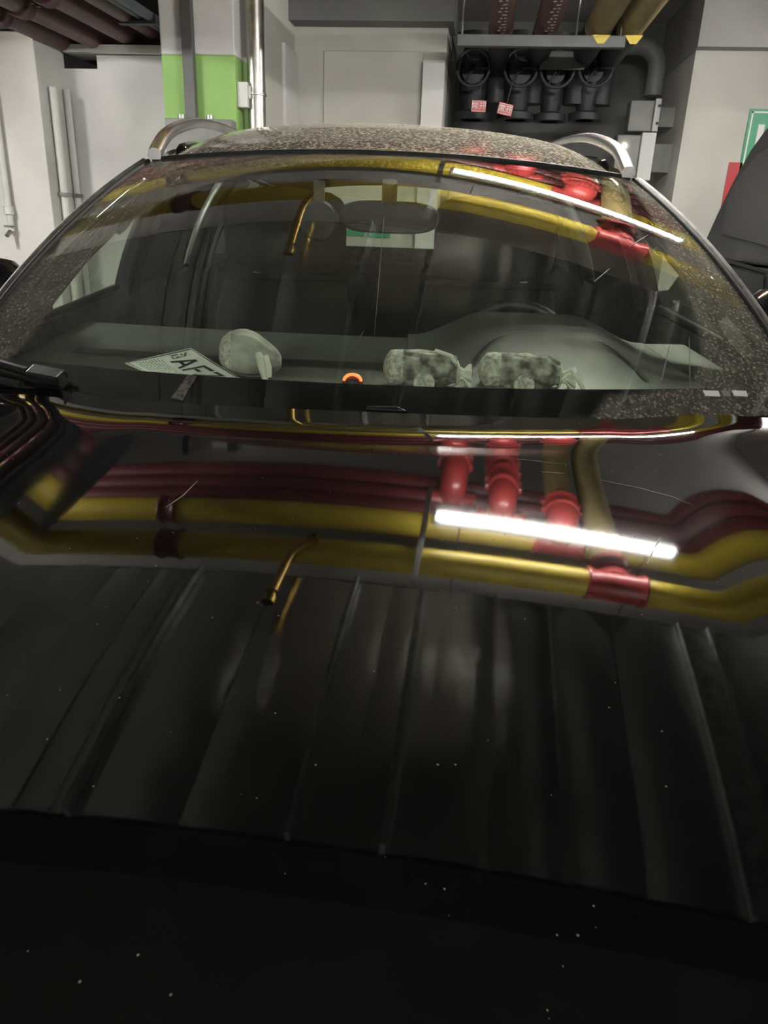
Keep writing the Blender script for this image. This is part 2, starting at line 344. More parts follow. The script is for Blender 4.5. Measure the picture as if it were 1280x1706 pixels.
# conduits on the end of the left wall, and a thin pipe on its face
for i, (xa, lab) in enumerate(((70, 'pale vertical conduit at the corner of the left wall, nearer one'), (92, 'pale vertical conduit in the corner where the left walls meet, thinner one'))):
    gy = (5.12, 5.30)[i]
    zt_ = gat(xa, 145 + 3 * i, gy)[2]; r = (0.028, 0.022)[i]
    pb = gempty('wall_conduit', NLx + r + 0.004, gy, 0); tag(pb, lab, 'conduit')
    MB().tube([(0, 0, 0), (0, 0, zt_)], r, 12).build('pipe', 'plaster', pb, 40)
    for z in (0.6, 1.5): MB().box(-r - 0.003, r + 0.006, -r - 0.006, r + 0.006, z, z + 0.025).build('saddle', 'steel', pb)
g = gat(8, 300, 4.96)
pb = gempty('water_pipe', g[0], 4.96, 0); tag(pb, 'thin white water pipe with a tap running down the left wall', 'pipe')
ztap = gat(24, 385, 4.96)[2]
MB().tube([(0, 0, ztap), (0, 0, 2.3)], 0.022, 12).build('pipe', 'white_metal', pb, 40)
MB().lathe([(0.024, 0), (0.032, 0.004), (0.032, 0.05), (0.024, 0.054)], (0, 0, ztap + 0.10), n=12).build('joint', 'white_metal', pb, 40)
MB().tube([(0, 0, ztap + 0.005), (0, -0.03, ztap - 0.01), (0, -0.06, ztap - 0.03)], 0.014, 10).tube([(-0.035, -0.02, ztap + 0.03), (0.035, -0.02, ztap + 0.03)], 0.007, 8).build('tap', 'steel', pb, 40)

# ------------------------------------------------------------------ ceiling services
def coupling(parent, c, ax, r, ln, m='red_coupling'):
    prof = [(r, -ln / 2), (r + 0.016, -ln / 2), (r + 0.020, -ln / 2 + 0.012), (r + 0.008, -ln / 2 + 0.03), (r + 0.008, ln / 2 - 0.03), (r + 0.020, ln / 2 - 0.012), (r + 0.016, ln / 2), (r, ln / 2)]
    o = MB().lathe(prof, c, ax, 28).build('coupling', m, parent, 35)
    h = Vector(c); e_ = ln / 2 - 0.016
    for s in (-1, 1):
        for q in (-e_, e_):
            b = MB()
            if ax == 'x': b.box(h.x + q - 0.014, h.x + q + 0.014, h.y + s * (r + 0.018) - 0.016, h.y + s * (r + 0.018) + 0.016, h.z - 0.018, h.z + 0.018)
            else: b.box(h.x + s * (r + 0.018) - 0.016, h.x + s * (r + 0.018) + 0.016, h.y + q - 0.014, h.y + q + 0.014, h.z - 0.018, h.z + 0.018)
            b.build('bolt', m, o, bevel=0.005)
    return o
PZ = 2.71
def cross_pipe(gy, z, r, m, label, tees, x0=-6.0, x1=6.0, extra=()):
    e = gempty('sprinkler_main', 0, gy, z); tag(e, label, 'pipe', 'cross pipes under the ceiling')
    MB().tube([(x0, 0, 0), (x1, 0, 0)], r, 32).build('pipe', m, e, 40)
    for t in tees: coupling(e, (t, 0, 0), 'x', r, 0.30)
    for t in extra: coupling(e, (t, 0, 0), 'x', r, 0.12, 'red_pipe')
    return e
BR = [0.0, 0.31, 0.66, 0.87]
yA, yB = 2.86, 3.52
cross_pipe(yA, PZ, 0.088, 'yellow_pipe', 'yellow pipe across the ceiling right beside the metal duct', [BR[3]], extra=(-1.45,))
cross_pipe(yB, PZ + 0.182, 0.088, 'yellow_pipe', 'yellow pipe across the ceiling next to the red pipes', [BR[2]], extra=(-1.75,))
yR = [3.72, 3.90, 4.08]
cross_pipe(yR[0], PZ + 0.19, 0.066, 'red_pipe', 'dark red pipe across the ceiling next to a yellow one', [BR[1]])
cross_pipe(yR[1], PZ + 0.19, 0.066, 'red_pipe', 'dark red pipe across the ceiling between two other dark red ones', [BR[0]])
cross_pipe(yR[2], PZ + 0.19, 0.066, 'red_pipe', 'dark red cross pipe farthest from the metal duct', [])
labs = ['red pipe running back to the valve recess, first from the white wall', 'red pipe running back to the valve recess, second from the white wall',
        'yellow pipe running back to the valve recess beside a red one', 'yellow pipe running back to the valve recess, nearest the right wall']
starts = [yR[1], yR[0], yB, yA]
for i in range(4):
    r = (0.082, 0.082, 0.088, 0.088)[i]; mt = ('red_shaded', 'red_shaded', 'yellow_shaded', 'yellow_shaded')[i]
    e = gempty('branch_pipe', BR[i], starts[i], PZ); tag(e, labs[i], 'pipe', 'branch pipes to the valves')
    L_ = 6.02 - starts[i]
    dz = (0.19, 0.19, 0.182, 0.0)[i]
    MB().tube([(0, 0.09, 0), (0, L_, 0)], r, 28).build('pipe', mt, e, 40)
    MB().tube([(0, 0, dz), (0, 0.0, 0.07), (0, 0.012, 0.03), (0, 0.05, 0.004), (0, 0.10, 0)] if dz else [(0, 0.05, 0), (0, 0.10, 0)], r + 0.006, 28).build('elbow', 'red_coupling', e, 40)
    q = 7.25 - starts[i]
    path = [(0, L_, 0), (0, q - 0.2, 0)] + [(0, q - 0.2 + 0.2 * sin(a), -0.2 + 0.2 * cos(a)) for a in lin(0.3, pi / 2, 5)] + [(0, q, -0.30)]
    MB().tube(path, r * 1.06, 28).build('black_elbow', 'black_iron', e, 40)
    coupling(e, (0, 0.18, 0), 'y', r, 0.13)
    if i < 2: coupling(e, (0, 0.48 - 0.1 * i, 0), 'y', r, 0.13)
    if i < 2:   # printed lettering along the pipe, seen as pale marks
        for k in range(16):
            z = 4.7 - starts[i] + k * 0.075
            MB().add([(-0.012 * (k % 3), z, -r * 1.01), (0.03, z + 0.012, -r * 0.965), (0.03, z + 0.03, -r * 0.965), (-0.012 * (k % 3), z + 0.03, -r * 1.01)], [(0, 1, 2, 3)]).build('printed_mark', 'sign_white', e)
# bracket carrying the four branch pipes
bz = PZ - 0.09
a, b = gat(762, 70, 5.85)[0], gat(1040, 80, 5.85)[0]
e = gempty('pipe_bracket', 0, 5.85, bz); tag(e, 'steel channel carrying the red and yellow pipes in front of the valve recess', 'bracket')
MB().box(a, b, -0.03, 0.03, -0.07, -0.001).build('channel', 'dark_steel', e, bevel=0.004)
for x in (a + 0.03, b - 0.03, 0.5): MB().tube([(x, 0.0, -0.03), (x, 0.0, CEIL - bz)], 0.008, 8).build('rod', 'steel', e, 40)
for x in BR[2:]: MB().add([(x - 0.06, -0.032, 0.0), (x + 0.06, -0.032, 0.0), (x + 0.02, -0.032, -0.05), (x - 0.02, -0.032, -0.05), (x - 0.06, -0.036, 0.0), (x + 0.06, -0.036, 0.0), (x + 0.02, -0.036, -0.05), (x - 0.02, -0.036, -0.05)], [(0, 1, 2, 3), (4, 7, 6, 5), (0, 4, 5, 1), (3, 2, 6, 7), (1, 5, 6, 2), (0, 3, 7, 4)]).build('pipe_shoe', 'yellow_pipe', e)
# support channel under the yellow pipes, end of the tube light
def support(x, label, y0, y1):
    e = gempty('pipe_support', x, yA, 2.59); tag(e, label, 'bracket', 'supports under the yellow pipes')
    MB().box(-0.014, 0.014, y0 - yA, y1 - yA, -0.02, 0.02).build('channel', 'steel', e)
    for y in (y0 - yA + 0.05, y1 - yA - 0.05): MB().tube([(0, y, 0), (0, y, CEIL - 2.59)], 0.007, 8).build('rod', 'steel', e, 40)
support(-0.13, 'steel support channel under the yellow pipes at the end of the tube light', 2.50, 3.5)

# fluorescent tube lights
def tube_light(x, y, z, label, rz=0.0, ln=1.19):
    e = gempty('tube_light', x, y, z); e.rotation_euler.z += rz; tag(e, label, 'lamp', 'fluorescent tube lights')
    MB().tube([(-ln / 2, 0, 0), (ln / 2, 0, 0)], 0.013, 16).build('tube', 'tube_light', e, 40)
    MB().prism_x([(-0.02, 0.055), (-0.02, 0.03), (-0.012, 0.018), (0.012, 0.018), (0.02, 0.03), (0.02, 0.055)], -ln / 2 - 0.02, ln / 2 + 0.02).build('batten', 'white_metal', e)
    for s in (-1, 1):
        MB().box(s * (ln / 2 + 0.012) - 0.010, s * (ln / 2 + 0.012) + 0.010, -0.018, 0.018, -0.016, 0.03).build('lamp_holder', 'white_metal', e, bevel=0.003)
        MB().tube([(s * ln * 0.4, 0, 0.05), (s * ln * 0.4, 0, CEIL - z)], 0.004, 6).build('hanger', 'steel', e)
tube_light(0.53, 3.02, 2.47, 'lit tube light hanging over the black car beside the yellow pipes')
tube_light(-3.25, 3.17, 2.42, 'lit tube light over the bay by the left wall', radians(90))
tube_light(-0.6, -3.7, 2.6, 'added fill tube light behind the viewer, on the passenger side')  # unseen tube added to brighten the things on the dashboard
tube_light(1.3, -3.7, 2.6, 'added fill tube light behind the viewer, on the driver side')  # second unseen tube, added for more light on the dashboard
tube_light(2.9, 4.6, 2.85, 'added fill tube light over the bay on the driver side of the dusty car', radians(90))  # unseen tube added for general fill light

# sheet metal duct over the bonnet
D0, D1, DZ = 1.05, 2.36, 2.50
e = gempty('ventilation_duct', 0, D0, DZ); tag(e, 'large sheet metal ventilation duct with seams hanging over the bonnet', 'duct')
W_ = D1 - D0
seams = [-4.2, -3.2, -2.4, -1.78, -1.48, -1.28, -1.15, -1.08, -0.72, -0.37, -0.21, -0.08, 0.01, 0.24, 0.47, 0.72, 1.03, 1.16, 1.9, 2.8, 3.8]
for i in range(len(seams) - 1):
    x0, x1 = seams[i] + 0.002, seams[i + 1] - 0.002
    dz = random.uniform(0.0, 0.006); dz2 = random.uniform(0.0, 0.006)
    vs = [(x0, 0, dz), (x1, 0, dz2), (x1, W_, dz2), (x0, W_, dz), (x0, 0, 0.45), (x1, 0, 0.45), (x1, W_, 0.45), (x0, W_, 0.45)]
    nx = 5
    def fn(u, v, x0=x0, x1=x1, dz=dz, dz2=dz2): return (x0 + (x1 - x0) * u, W_ * v, dz + (dz2 - dz) * u - 0.010 * 4 * u * (1 - u) * min(1, (x1 - x0) / 0.3))
    mb = MB().grid(fn, lin(0, 1, 9), [0, 0.25, 0.5, 0.75, 1])
    mb.add(vs, [(2, 3, 7, 6), (4, 5, 6, 7)])
    MB().box(x0, x1, -0.012, -0.001, 0.012, 0.45).build('side_shade', 'rubber', e)  # black sheet added so the duct's near face stays in shade
    mb.build('panel', 'foil' if i == seams.index(1.03) else 'duct_metal', e, 30)
for x, h, wd in ((-1.28, 0.008, 0.006), (-1.08, 0.05, 0.018), (-0.37, 0.05, 0.014), (-0.21, 0.012, 0.006), (-0.08, 0.06, 0.018), (0.01, 0.015, 0.007), (0.24, 0.014, 0.006), (0.47, 0.006, 0.004), (1.03, 0.03, 0.02), (1.16, 0.03, 0.02), (-2.4, 0.03, 0.012), (1.9, 0.03, 0.012)):
    MB().box(x - wd / 2, x + wd / 2, -0.003, W_ + 0.004, -h, 0.012).build('flange', 'duct_edge' if h > 0.02 else 'duct_metal', e)
for y in (W_,): MB().box(-4.2, 3.8, y - 0.004, y + 0.004, -0.006, 0.02).build('edge_angle', 'duct_edge', e)
for x in (-3.0, -0.9, 1.3, 3.0):
    for y in (0.05, W_ - 0.05): MB().tube([(x, y, 0.44), (x, y, CEIL - DZ)], 0.006, 6).build('rod', 'steel', e)
# thin brass coloured sprinkler branch under the duct
e = gempty('sprinkler_drop', -0.68, yA, PZ); tag(e, 'thin brass sprinkler pipe branching from the yellow pipe under the duct', 'pipe')
MB().tube([(0, 0, -0.07), (0, -0.03, -0.11), (0, -0.38, -0.29), (0, -0.44, -0.312), (0, -0.52, -0.315), (0, -0.80, -0.315)], 0.018, 14).build('pipe', 'brass', e, 40)
MB().lathe([(0.018, -0.03), (0.028, -0.03), (0.028, 0.03), (0.018, 0.03)], (0, 0, -0.10), 'z', 14).build('socket', 'brass', e, 40)
MB().lathe([(0.026, -0.02), (0.026, 0.02), (0.012, 0.03), (0.012, 0.05), (0.03, 0.052), (0.0, 0.054)], (0, -0.81, -0.315), 'y', 14).build('head', 'brass', e, 40)

# pipes at upper left, running back over the notched wall
lx = [(128, 84), (178, 86), (230, 84), (272, 80)]
ll = ['dark red pipe nearest the left wall passing over the notched wall', 'dark red pipe second from the left wall', 'dark red pipe third from the left wall', 'dark red pipe nearest the green column']
for i, (x, y) in enumerate(lx):
    g = gat(x, y - 6, 5.5); r = 0.062
    e = gempty('drain_pipe', g[0], 0, g[2] + 0.02 * i); tag(e, ll[i], 'pipe', 'dark red pipes at upper left')
    MB().tube([(0, 2.42, 0), (0, 6.3, 0)], r, 24).build('pipe', 'brown_pipe', e, 40)
    coupling(e, (0, 4.62 - 0.12 * i, 0), 'y', r, 0.09, 'brown_pipe')
for i, x in enumerate((212, 229, 246)):
    g = gat(x, 28 + 3 * i, 4.9)
    tag(gobj(MB().tube([(g[0], 2.42, g[2] + 0.03), (g[0], 6.4, g[2] + 0.03)], 0.027, 16).build('blue_conduit', 'blue_grey_pipe', None, 40)),
        ('blue-grey pipe above the dark red pipes, leftmost of three', 'blue-grey pipe above the dark red pipes, middle of three', 'blue-grey pipe touching the green column top')[i], 'pipe', 'blue-grey pipes at upper left')
g0, g1 = gat(200, 41, 4.95), gat(262, 28, 4.95)
e = gempty('cable_hanger', g0[0], 4.95, g0[2]); tag(e, 'black steel hanger under the blue-grey pipes beside the green column', 'bracket')
MB().box(0, g1[0] - g0[0], -0.03, 0.03, 0, 0.05).build('bar', 'black_iron', e)
MB().box(0, 0.025, -0.03, 0.03, 0.05, CEIL - g0[2]).build('strap', 'black_iron', e)

# valves with hanging tags in the recess
def valve(px_, py_, r, label, gy=7.25):
    g = gat(px_, py_, gy)
    e = gempty('gate_valve', *g); tag(e, label, 'valve', 'black valves in the recess')
    MB().lathe([(r * 0.7, -0.32), (r * 1.25, -0.32), (r * 1.25, -0.27), (r * 0.7, -0.25), (r * 0.95, -0.1), (r * 0.95, 0.1), (r * 0.7, 0.25), (r * 1.25, 0.27), (r * 1.25, 0.32), (r * 0.7, 0.32)], n=24).build('body', 'black_iron', e, 40)
    b = MB().lathe([(r * 0.5, 0), (r * 0.5, -0.22), (r * 0.7, -0.23), (r * 0.7, -0.26), (0.02, -0.27), (0.02, -0.42)], (0, -0.02, 0), 'y', 20).build('bonnet', 'black_iron', e, 40)
    ring = MB().tube([(0.13 * cos(a), -0.42, 0.13 * sin(a)) for a in lin(0, 2 * pi, 25)], 0.012, 8, False)
    for k in range(3): ring.tube([(0, -0.42, 0), (0.13 * cos(k * 2.1), -0.42, 0.13 * sin(k * 2.1))], 0.008, 6)
    ring.build('handwheel', 'black_iron', e, 40)
valve(790, 130, 0.13, 'black gate valve in the recess, leftmost')
valve(865, 130, 0.13, 'black gate valve in the recess, second from the left')
valve(922, 132, 0.11, 'black gate valve in the recess, third from the left')
valve(982, 130, 0.11, 'black gate valve in the recess, rightmost')
def valve_tag(px_, py_, tilt, label):
    g = gat(px_, py_, 6.75)
    e = gempty('valve_tag', *g); e.rotation_euler = (0.0, tilt, 0.0); tag(e, label, 'sign', 'red valve tags')
    MB().box(-0.058, 0.058, -0.004, 0.004, -0.042, 0.042).build('plate', 'sign_red', e, bevel=0.002)
    f = MB()
    for x0, x1, z0, z1 in ((-0.054, 0.054, 0.034, 0.037), (-0.054, 0.054, -0.037, -0.034), (-0.054, -0.051, -0.037, 0.037), (0.051, 0.054, -0.037, 0.037)): f.box(x0, x1, -0.0055, -0.0035, z0, z1)
    f.build('border', 'sign_white', e)
    text_mesh('lettering', '常开', 0.055, 'sign_white', e, Matrix.Translation((0, -0.0055, 0)) @ Matrix.Rotation(pi / 2, 4, 'X'))
    MB().tube([(0, 0, 0.04), (0.0, 0.06, 0.20), (0.0, 0.45, 0.30)], 0.003, 6).build('cord', 'steel', e)
valve_tag(798, 177, 0.03, 'red tag with white characters hanging level under the valves')
valve_tag(842, 182, 0.20, 'red tag with white characters hanging crooked under the valves')
# pale panels among the valves
g = gat(900, 100, 6.7)
tag(gobj(MB().add([(g[0] - 0.0, 6.7, g[2] - 0.06), (g[0] + 0.34, 6.7, g[2] - 0.06), (g[0] + 0.40, 6.75, g[2] + 0.07), (g[0] + 0.05, 6.75, g[2] + 0.07), (g[0] - 0.0, 6.72, g[2] - 0.06), (g[0] + 0.34, 6.72, g[2] - 0.06), (g[0] + 0.40, 6.77, g[2] + 0.07), (g[0] + 0.05, 6.77, g[2] + 0.07)],
    [(0, 1, 2, 3), (7, 6, 5, 4), (0, 4, 5, 1), (1, 5, 6, 2), (2, 6, 7, 3), (3, 7, 4, 0)]).build('signboard', 'plaster_grey')), 'plain grey slanted panel hanging among the black valves', 'panel')
# wall boxes and a bent duct right of the recess
def wallbox(x0, y0, x1, y1, gy, label, d=0.22, lugs=False):
    a, b = gat(x0, y1, gy), gat(x1, y0, gy)
    e = gempty('control_box', a[0], gy, a[2]); tag(e, label, 'control box')
    W2, H = b[0] - a[0], b[2] - a[2]
    MB().box(0, W2, 0, d, 0, H).build('casing', 'white_metal', e, bevel=0.004)
    MB().box(-0.20, -0.001, 0.02, d, 0.0, H * 0.95).build('side_housing', 'grey_metal', e, bevel=0.01)
    MB().box(W2 + 0.001, xs - a[0] - 0.0005, d * 0.5, d * 0.5 + 0.03, H * 0.2, H * 0.8).build('mounting_bracket', 'grey_metal', e)
    if lugs:
        for z in (0.25, 0.78): MB().lathe([(0, -0.004), (0.012, -0.004), (0.012, 0)], (W2 * 0.7, 0, H * z), 'y', 10).build('screw', 'black_iron', e)
    return e
wallbox(1086, 164, 1104, 219, 7.3, 'upper pale control box with two screws beside the right wall', lugs=True)
e = wallbox(1060, 221, 1095, 300, 7.2, 'lower pale control box with a lit indicator beside the roof rail')
g = gat(1043, 242, 7.15); a0 = gat(1060, 300, 7.2)
MB().lathe([(0, -0.012), (0.012, -0.008), (0.014, 0)], (g[0] - a0[0], 0.01, g[2] - a0[2]), 'y', 12).build('indicator_lamp', 'lamp_spot', e)
g0 = gat(1048, 75, 7.6); g1 = gat(1088, 160, 7.6)
pth = [(g0[0] - 0.3, 8.299, g0[2]), (g0[0] - 0.3, 7.75, g0[2]), (g0[0] - 0.22, 7.62, g0[2]), (g1[0] - 0.18, 7.6, g0[2])] + [(g1[0] - 0.18 + 0.18 * sin(a), 7.6, g0[2] - 0.18 + 0.18 * cos(a)) for a in lin(0.2, pi / 2, 6)] + [(g1[0], 7.6, g1[2])]
tag(gobj(MB().tube(pth, 0.075, 16).build('vent_elbow', 'grey_metal', None, 40)), 'grey bent pipe above the upper control box', 'pipe')
# signs on the right wall
def sign(x0, y0, w_, h_, m, name, label, figure=False):
    g = gat(x0, y0, RW - 0.012)
    e = gempty(name, *g); tag(e, label, 'sign')
    MB().box(0, w_, 0, 0.01, -h_, 0).build('plate', m, e, bevel=0.002)
    if figure:
        f = MB(); i = 0.018; t = 0.012
        for a, b, c, d in ((i, w_ - i, -i - t, -i), (i, w_ - i, -h_ + i, -h_ + i + t), (i, i + t, -h_ + i, -i), (w_ - i - t, w_ - i, -h_ + i, -i)): f.box(a, b, -0.002, 0.001, c, d)
        f.build('border', 'sign_white', e)
        MB().box(0.085, 0.135, -0.002, 0.001, -h_ + 0.07, -0.11).build('white_bar', 'sign_white', e)
sign(1251, 181, 0.62, 0.46, 'sign_green', 'exit_sign', 'green wall sign with white border and bar above the dark parked car', True)
sign(1216, 270, 0.30, 0.42, 'sign_red', 'notice_board', 'plain red board on the wall behind the dark parked car')

for x0_, x1_, y0_, y1_, lb in ((576, 607, 383, 392, 'small green plate on the back wall seen through the rear window, left one'), (613, 650, 386, 395, 'small green plate on the back wall seen through the rear window, right one')):
    a = gat(x0_, y1_, MW - 0.034); b = gat(x1_, y0_, MW - 0.034)
    e = gempty('wall_plate', a[0], MW - 0.034, a[2]); tag(e, lb, 'sign', 'green plates on the back wall')
    MB().box(0, b[0] - a[0], 0, 0.010, 0, b[2] - a[2]).build('plate', 'sign_green', e, bevel=0.002)

# ================================================================== CAR
car = empty('car', W((-0.015, 0, 0)), GA); tag(car, 'dusty black car facing the viewer with silver roof rails', 'car')
# --- centre line of the bonnet from its slope
HK = [(-0.12, 34), (0.0, 19), (0.12, 13.5), (0.3, 11.2), (0.45, 9.6), (0.6, 8.3), (0.70, 7.2), (0.78, 6.5), (0.86, 6.1), (0.95, 5.75), (1.05, 6.0), (1.075, 6.6), (1.10, 8.8), (1.12, 11.0), (1.134, 14.5), (1.15, 18.5), (1.18, 19.5)]
_Y = np.linspace(-0.12, 1.18, 1301)
_k = np.ones(13) / 13
_sl = np.interp(_Y, [k[0] for k in HK], [k[1] for k in HK]); _sl = np.convolve(np.pad(_sl, 6, mode='edge'), _k, 'valid')
_t = np.tan(np.radians(_sl)); _z = np.concatenate([[0], np.cumsum((_t[1:] + _t[:-1]) / 2 * np.diff(_Y))]); _z = _z - _z[-1] + 1.10
def zc(s): return float(np.interp(s, _Y, _z))
HW = 0.73
def bow(x): return 0.25 * x * x
def hood_z(x, s):
    ax = abs(x); z = zc(s) - 0.035 * x * x
    z += 0.0125 * sm(0.38, 0.60, ax) * (0.15 + 0.85 * sm(0.1, 1.0, s))   # raised shoulder
    z -= 0.10 * max(0, ax - 0.52) ** 1.5
    return z
def hood_pt(x, s): return (x, s + bow(x), hood_z(x, s))
us = lin(-HW, HW, 181); ss = lin(-0.12, 1.18, 241)
hood = MB().grid(hood_pt, us, ss)
hood.grid(lambda x, t: (x, 1.18 + bow(x) + 0.008 * sin(t), hood_z(x, 1.18) - 0.008 * (1 - cos(t))), us, lin(0.15, pi / 2 + 0.6, 6))
k = len(us)
hood = hood.build('hood', 'paint_hood', car, 60)
# bonnet under-skin
MB().grid(lambda x, s: (x, s + bow(x), hood_z(x, s) - 0.03), lin(-HW + 0.01, HW - 0.01, 30), lin(-0.08, 1.17, 30)).build('hood_inner', 'black_trim', car, 60)
# wings
def wing(sd):
    def fn(t, s):
        x0 = HW + 0.004; a = t * pi / 2
        x = x0 + (0.945 - x0) * sin(a) ** 0.9 if t > 0 else x0
        z0 = hood_z(x0, max(-0.12, min(s, 1.18)))
        zb = 0.62
        z = zb + (z0 - zb) * (1 - t ** 2.2)
        y = s + bow(x0)
        return (sd * x, y, z)
    MB().grid(fn, lin(0, 1, 24), lin(-0.12, 1.25, 60)).build('wing', 'paint_body', car, 60)
for sd in (-1, 1): wing(sd)
# nose: bumper, grille, lamps
def nose(x, t, off=0.0):
    ax = min(0.945, abs(x)); x0 = HW + 0.004; z = hood_z(min(ax, x0), -0.12)
    if ax > x0:
        tw = math.asin(min(1.0, ((ax - x0) / (0.945 - x0)) ** (1 / 0.9))) * 2 / pi
        z = 0.62 + (z - 0.62) * (1 - tw ** 2.2)
    y = -0.12 + bow(min(ax, x0)) - (0.11 + off) * sin(pi * min(1, t * 1.05)) * (1 - 0.9 * sm(0.55, 0.945, ax)) - off
    return (x, y, z - 0.004 - (z - 0.28) * t)
nb = MB().grid(nose, lin(-0.945, 0.945, 70), lin(0, 1, 20)).build('front_bumper', 'paint_body', car, 60)
gr = MB().grid(lambda x, t: nose(x, t, 0.008), lin(-0.42, 0.42, 30), lin(0.22, 0.58, 8)).build('grille', 'black_trim', car, 60, solid=0.01)
for k in range(6): MB().tube([nose(x, 0.26 + 0.055 * k, 0.014) for x in lin(-0.40, 0.40, 20)], 0.006, 8).build('slat', 'satin_silver', gr, 60)
for sd in (-1, 1): MB().grid(lambda x, t: nose(sd * x, t + 0.06 * (x - 0.48), 0.008), lin(0.48, 0.86, 16), lin(0.16, 0.34, 6)).build('headlamp', 'lamp_clear', car, 60, solid=0.01)

# --- windscreen
WS_L = 0.915
_s = np.linspace(0, 1, 801); _a = np.radians(40.6 - 25.0 * _s + 5.8 * _s ** 2)
_wy = 1.185 + np.concatenate([[0], np.cumsum((np.cos(_a[1:]) + np.cos(_a[:-1])) / 2)]) / 800 * WS_L
_wz = 1.090 + np.concatenate([[0], np.cumsum((np.sin(_a[1:]) + np.sin(_a[:-1])) / 2)]) / 800 * WS_L
def ws(u, v, off=0.0):
    y = float(np.interp(v, _s, _wy)); z = float(np.interp(v, _s, _wz)); a = float(np.interp(v, _s, _a))
    wd = 0.80 + (0.617 - 0.80) * max(0.0, v) ** 1.05
    bw = 0.17 * (1 - v) + 0.085 * v
    if v < 0 or v > 1:
        ex = v if v < 0 else v - 1
        y += ex * WS_L * cos(a); z += ex * WS_L * sin(a)
    z += -0.030 * v * u * u
    p = Vector((u * wd, y + bw * u * u, z))
    if off: p += Vector((0, -sin(a), cos(a))) * off
    return p
CARO = Vector((-0.015, 0, 0))
def ws_px(u, v):
    q = ws(u, v) + CARO - Vector((0, 0, CZ)); k = q.dot(FW)
    return (640 + FPX * q.dot(RR) / k, 853 - FPX * q.dot(UU) / k)
def ws_inv(x, y):
    u, v = (x - 640) / 600, (690 - y) / 420
    for _ in range(20):
        f = ws_px(u, v); h = 1e-3; fu = ws_px(u + h, v); fv = ws_px(u, v + h)
        a, b, c, d = (fu[0] - f[0]) / h, (fv[0] - f[0]) / h, (fu[1] - f[1]) / h, (fv[1] - f[1]) / h
        det = a * d - b * c; ex, ey = x - f[0], y - f[1]
        u += (d * ex - b * ey) / det; v += (-c * ex + a * ey) / det
        u = max(-1.3, min(1.3, u)); v = max(-0.2, min(1.2, v))
    return u, v
# outline of the area the wipers keep clean
clean_px = [(-60, 640), (30, 590), (110, 490), (200, 395), (270, 338), (340, 310), (420, 288), (520, 272), (640, 266), (760, 268), (880, 272), (1000, 288), (1050, 312), (1090, 372), (1130, 460), (1160, 540), (1168, 590), (1150, 640), (1060, 652), (1010, 656), (985, 695), (600, 700), (-60, 660)]
clean = np.array([ws_inv(*q) for q in clean_px])
def poly_sd(u, v, P=clean):
    """signed distance in metres-ish (negative inside)"""
    p = np.array([u * 0.72, v * 0.83]); A = P * np.array([0.72, 0.83]); B = np.roll(A, -1, axis=0)
    e = B - A; w_ = p - A; t = np.clip((w_ * e).sum(1) / (e * e).sum(1), 0, 1)
    d = np.sqrt((((w_ - e * t[:, None])) ** 2).sum(1)).min()
    c1 = (A[:, 1] <= p[1]) != (B[:, 1] <= p[1])
    xs_ = A[:, 0] + (p[1] - A[:, 1]) / np.where(e[:, 1] == 0, 1e-9, e[:, 1]) * e[:, 0]
    ins = (c1 & (p[0] < xs_)).sum() % 2
    return -d if ins else d
NU, NV = 181, 121
WU, WV = lin(-1, 1, NU), lin(0.0, 1.0, NV)
glassb = MB().grid(lambda u, v: ws(u, v), WU, WV)
windscreen = glassb.build('windshield', 'windshield_glass', car, 180)
dv = []
for v in WV:
    for u in WU:
        sd_ = poly_sd(u, v)
        dv.append(sm(-0.004, 0.012, sd_) * (0.8 + 0.2 * sm(-0.6, 0.8, u)))
att = windscreen.data.attributes.new('dust', 'FLOAT', 'POINT'); att.data.foreach_set('value', dv)
# dark ceramic border printed on the inside of the glass
fb = MB().grid(lambda u, v: ws(u, v, -0.004), lin(-1, 1, 81), lin(0, 0.078, 6)).build('frit_border', 'frit', windscreen, 180)
for sd in (-1, 1):
    MB().grid(lambda u, v: ws(sd * u, v, -0.004), lin(0.945, 1, 5), lin(0.0781, 1, 60)).build('frit_border', 'frit', windscreen, 180)
MB().grid(lambda u, v: ws(u, v, -0.004), lin(-0.944, 0.944, 81), lin(0.965, 1, 4)).build('frit_border', 'frit', windscreen, 180)
# stickers at the lower corner
for a, b, m_ in ((1171, 1197, 'sign_white'), (1201, 1215, 'grey_metal'), (1219, 1243, 'sign_white')):
    q = [ws_inv(a, 651), ws_inv(b, 652), ws_inv(b + 3, 661), ws_inv(a + 4, 660)]
    MB().add([ws(u, v, 0.0015) for u, v in q] + [ws(u, v, 0.0005) for u, v in q], [(0, 1, 2, 3), (7, 6, 5, 4), (0, 4, 5, 1), (1, 5, 6, 2), (2, 6, 7, 3), (3, 7, 4, 0)]).build('sticker', m_, windscreen)
# cowl under the glass edge
MB().grid(lambda u, t: ws(u, 0) + Vector((0, -0.02 + 0.05 * t, -0.012 - 0.05 * t)), lin(-1, 1, 40), lin(0, 1, 4)).build('cowl', 'black_trim', car, 60)
q = [ws_inv(610, 688), ws_inv(612, 682), ws_inv(662, 683), ws_inv(680, 691)]
MB().add([ws(u, v, 0.010) for u, v in q] + [ws(u, v, 0.001) for u, v in q], [(0, 1, 2, 3), (7, 6, 5, 4), (0, 4, 5, 1), (1, 5, 6, 2), (2, 6, 7, 3), (3, 7, 4, 0)]).build('washer_nozzle', 'black_trim', car, bevel=0.0012)

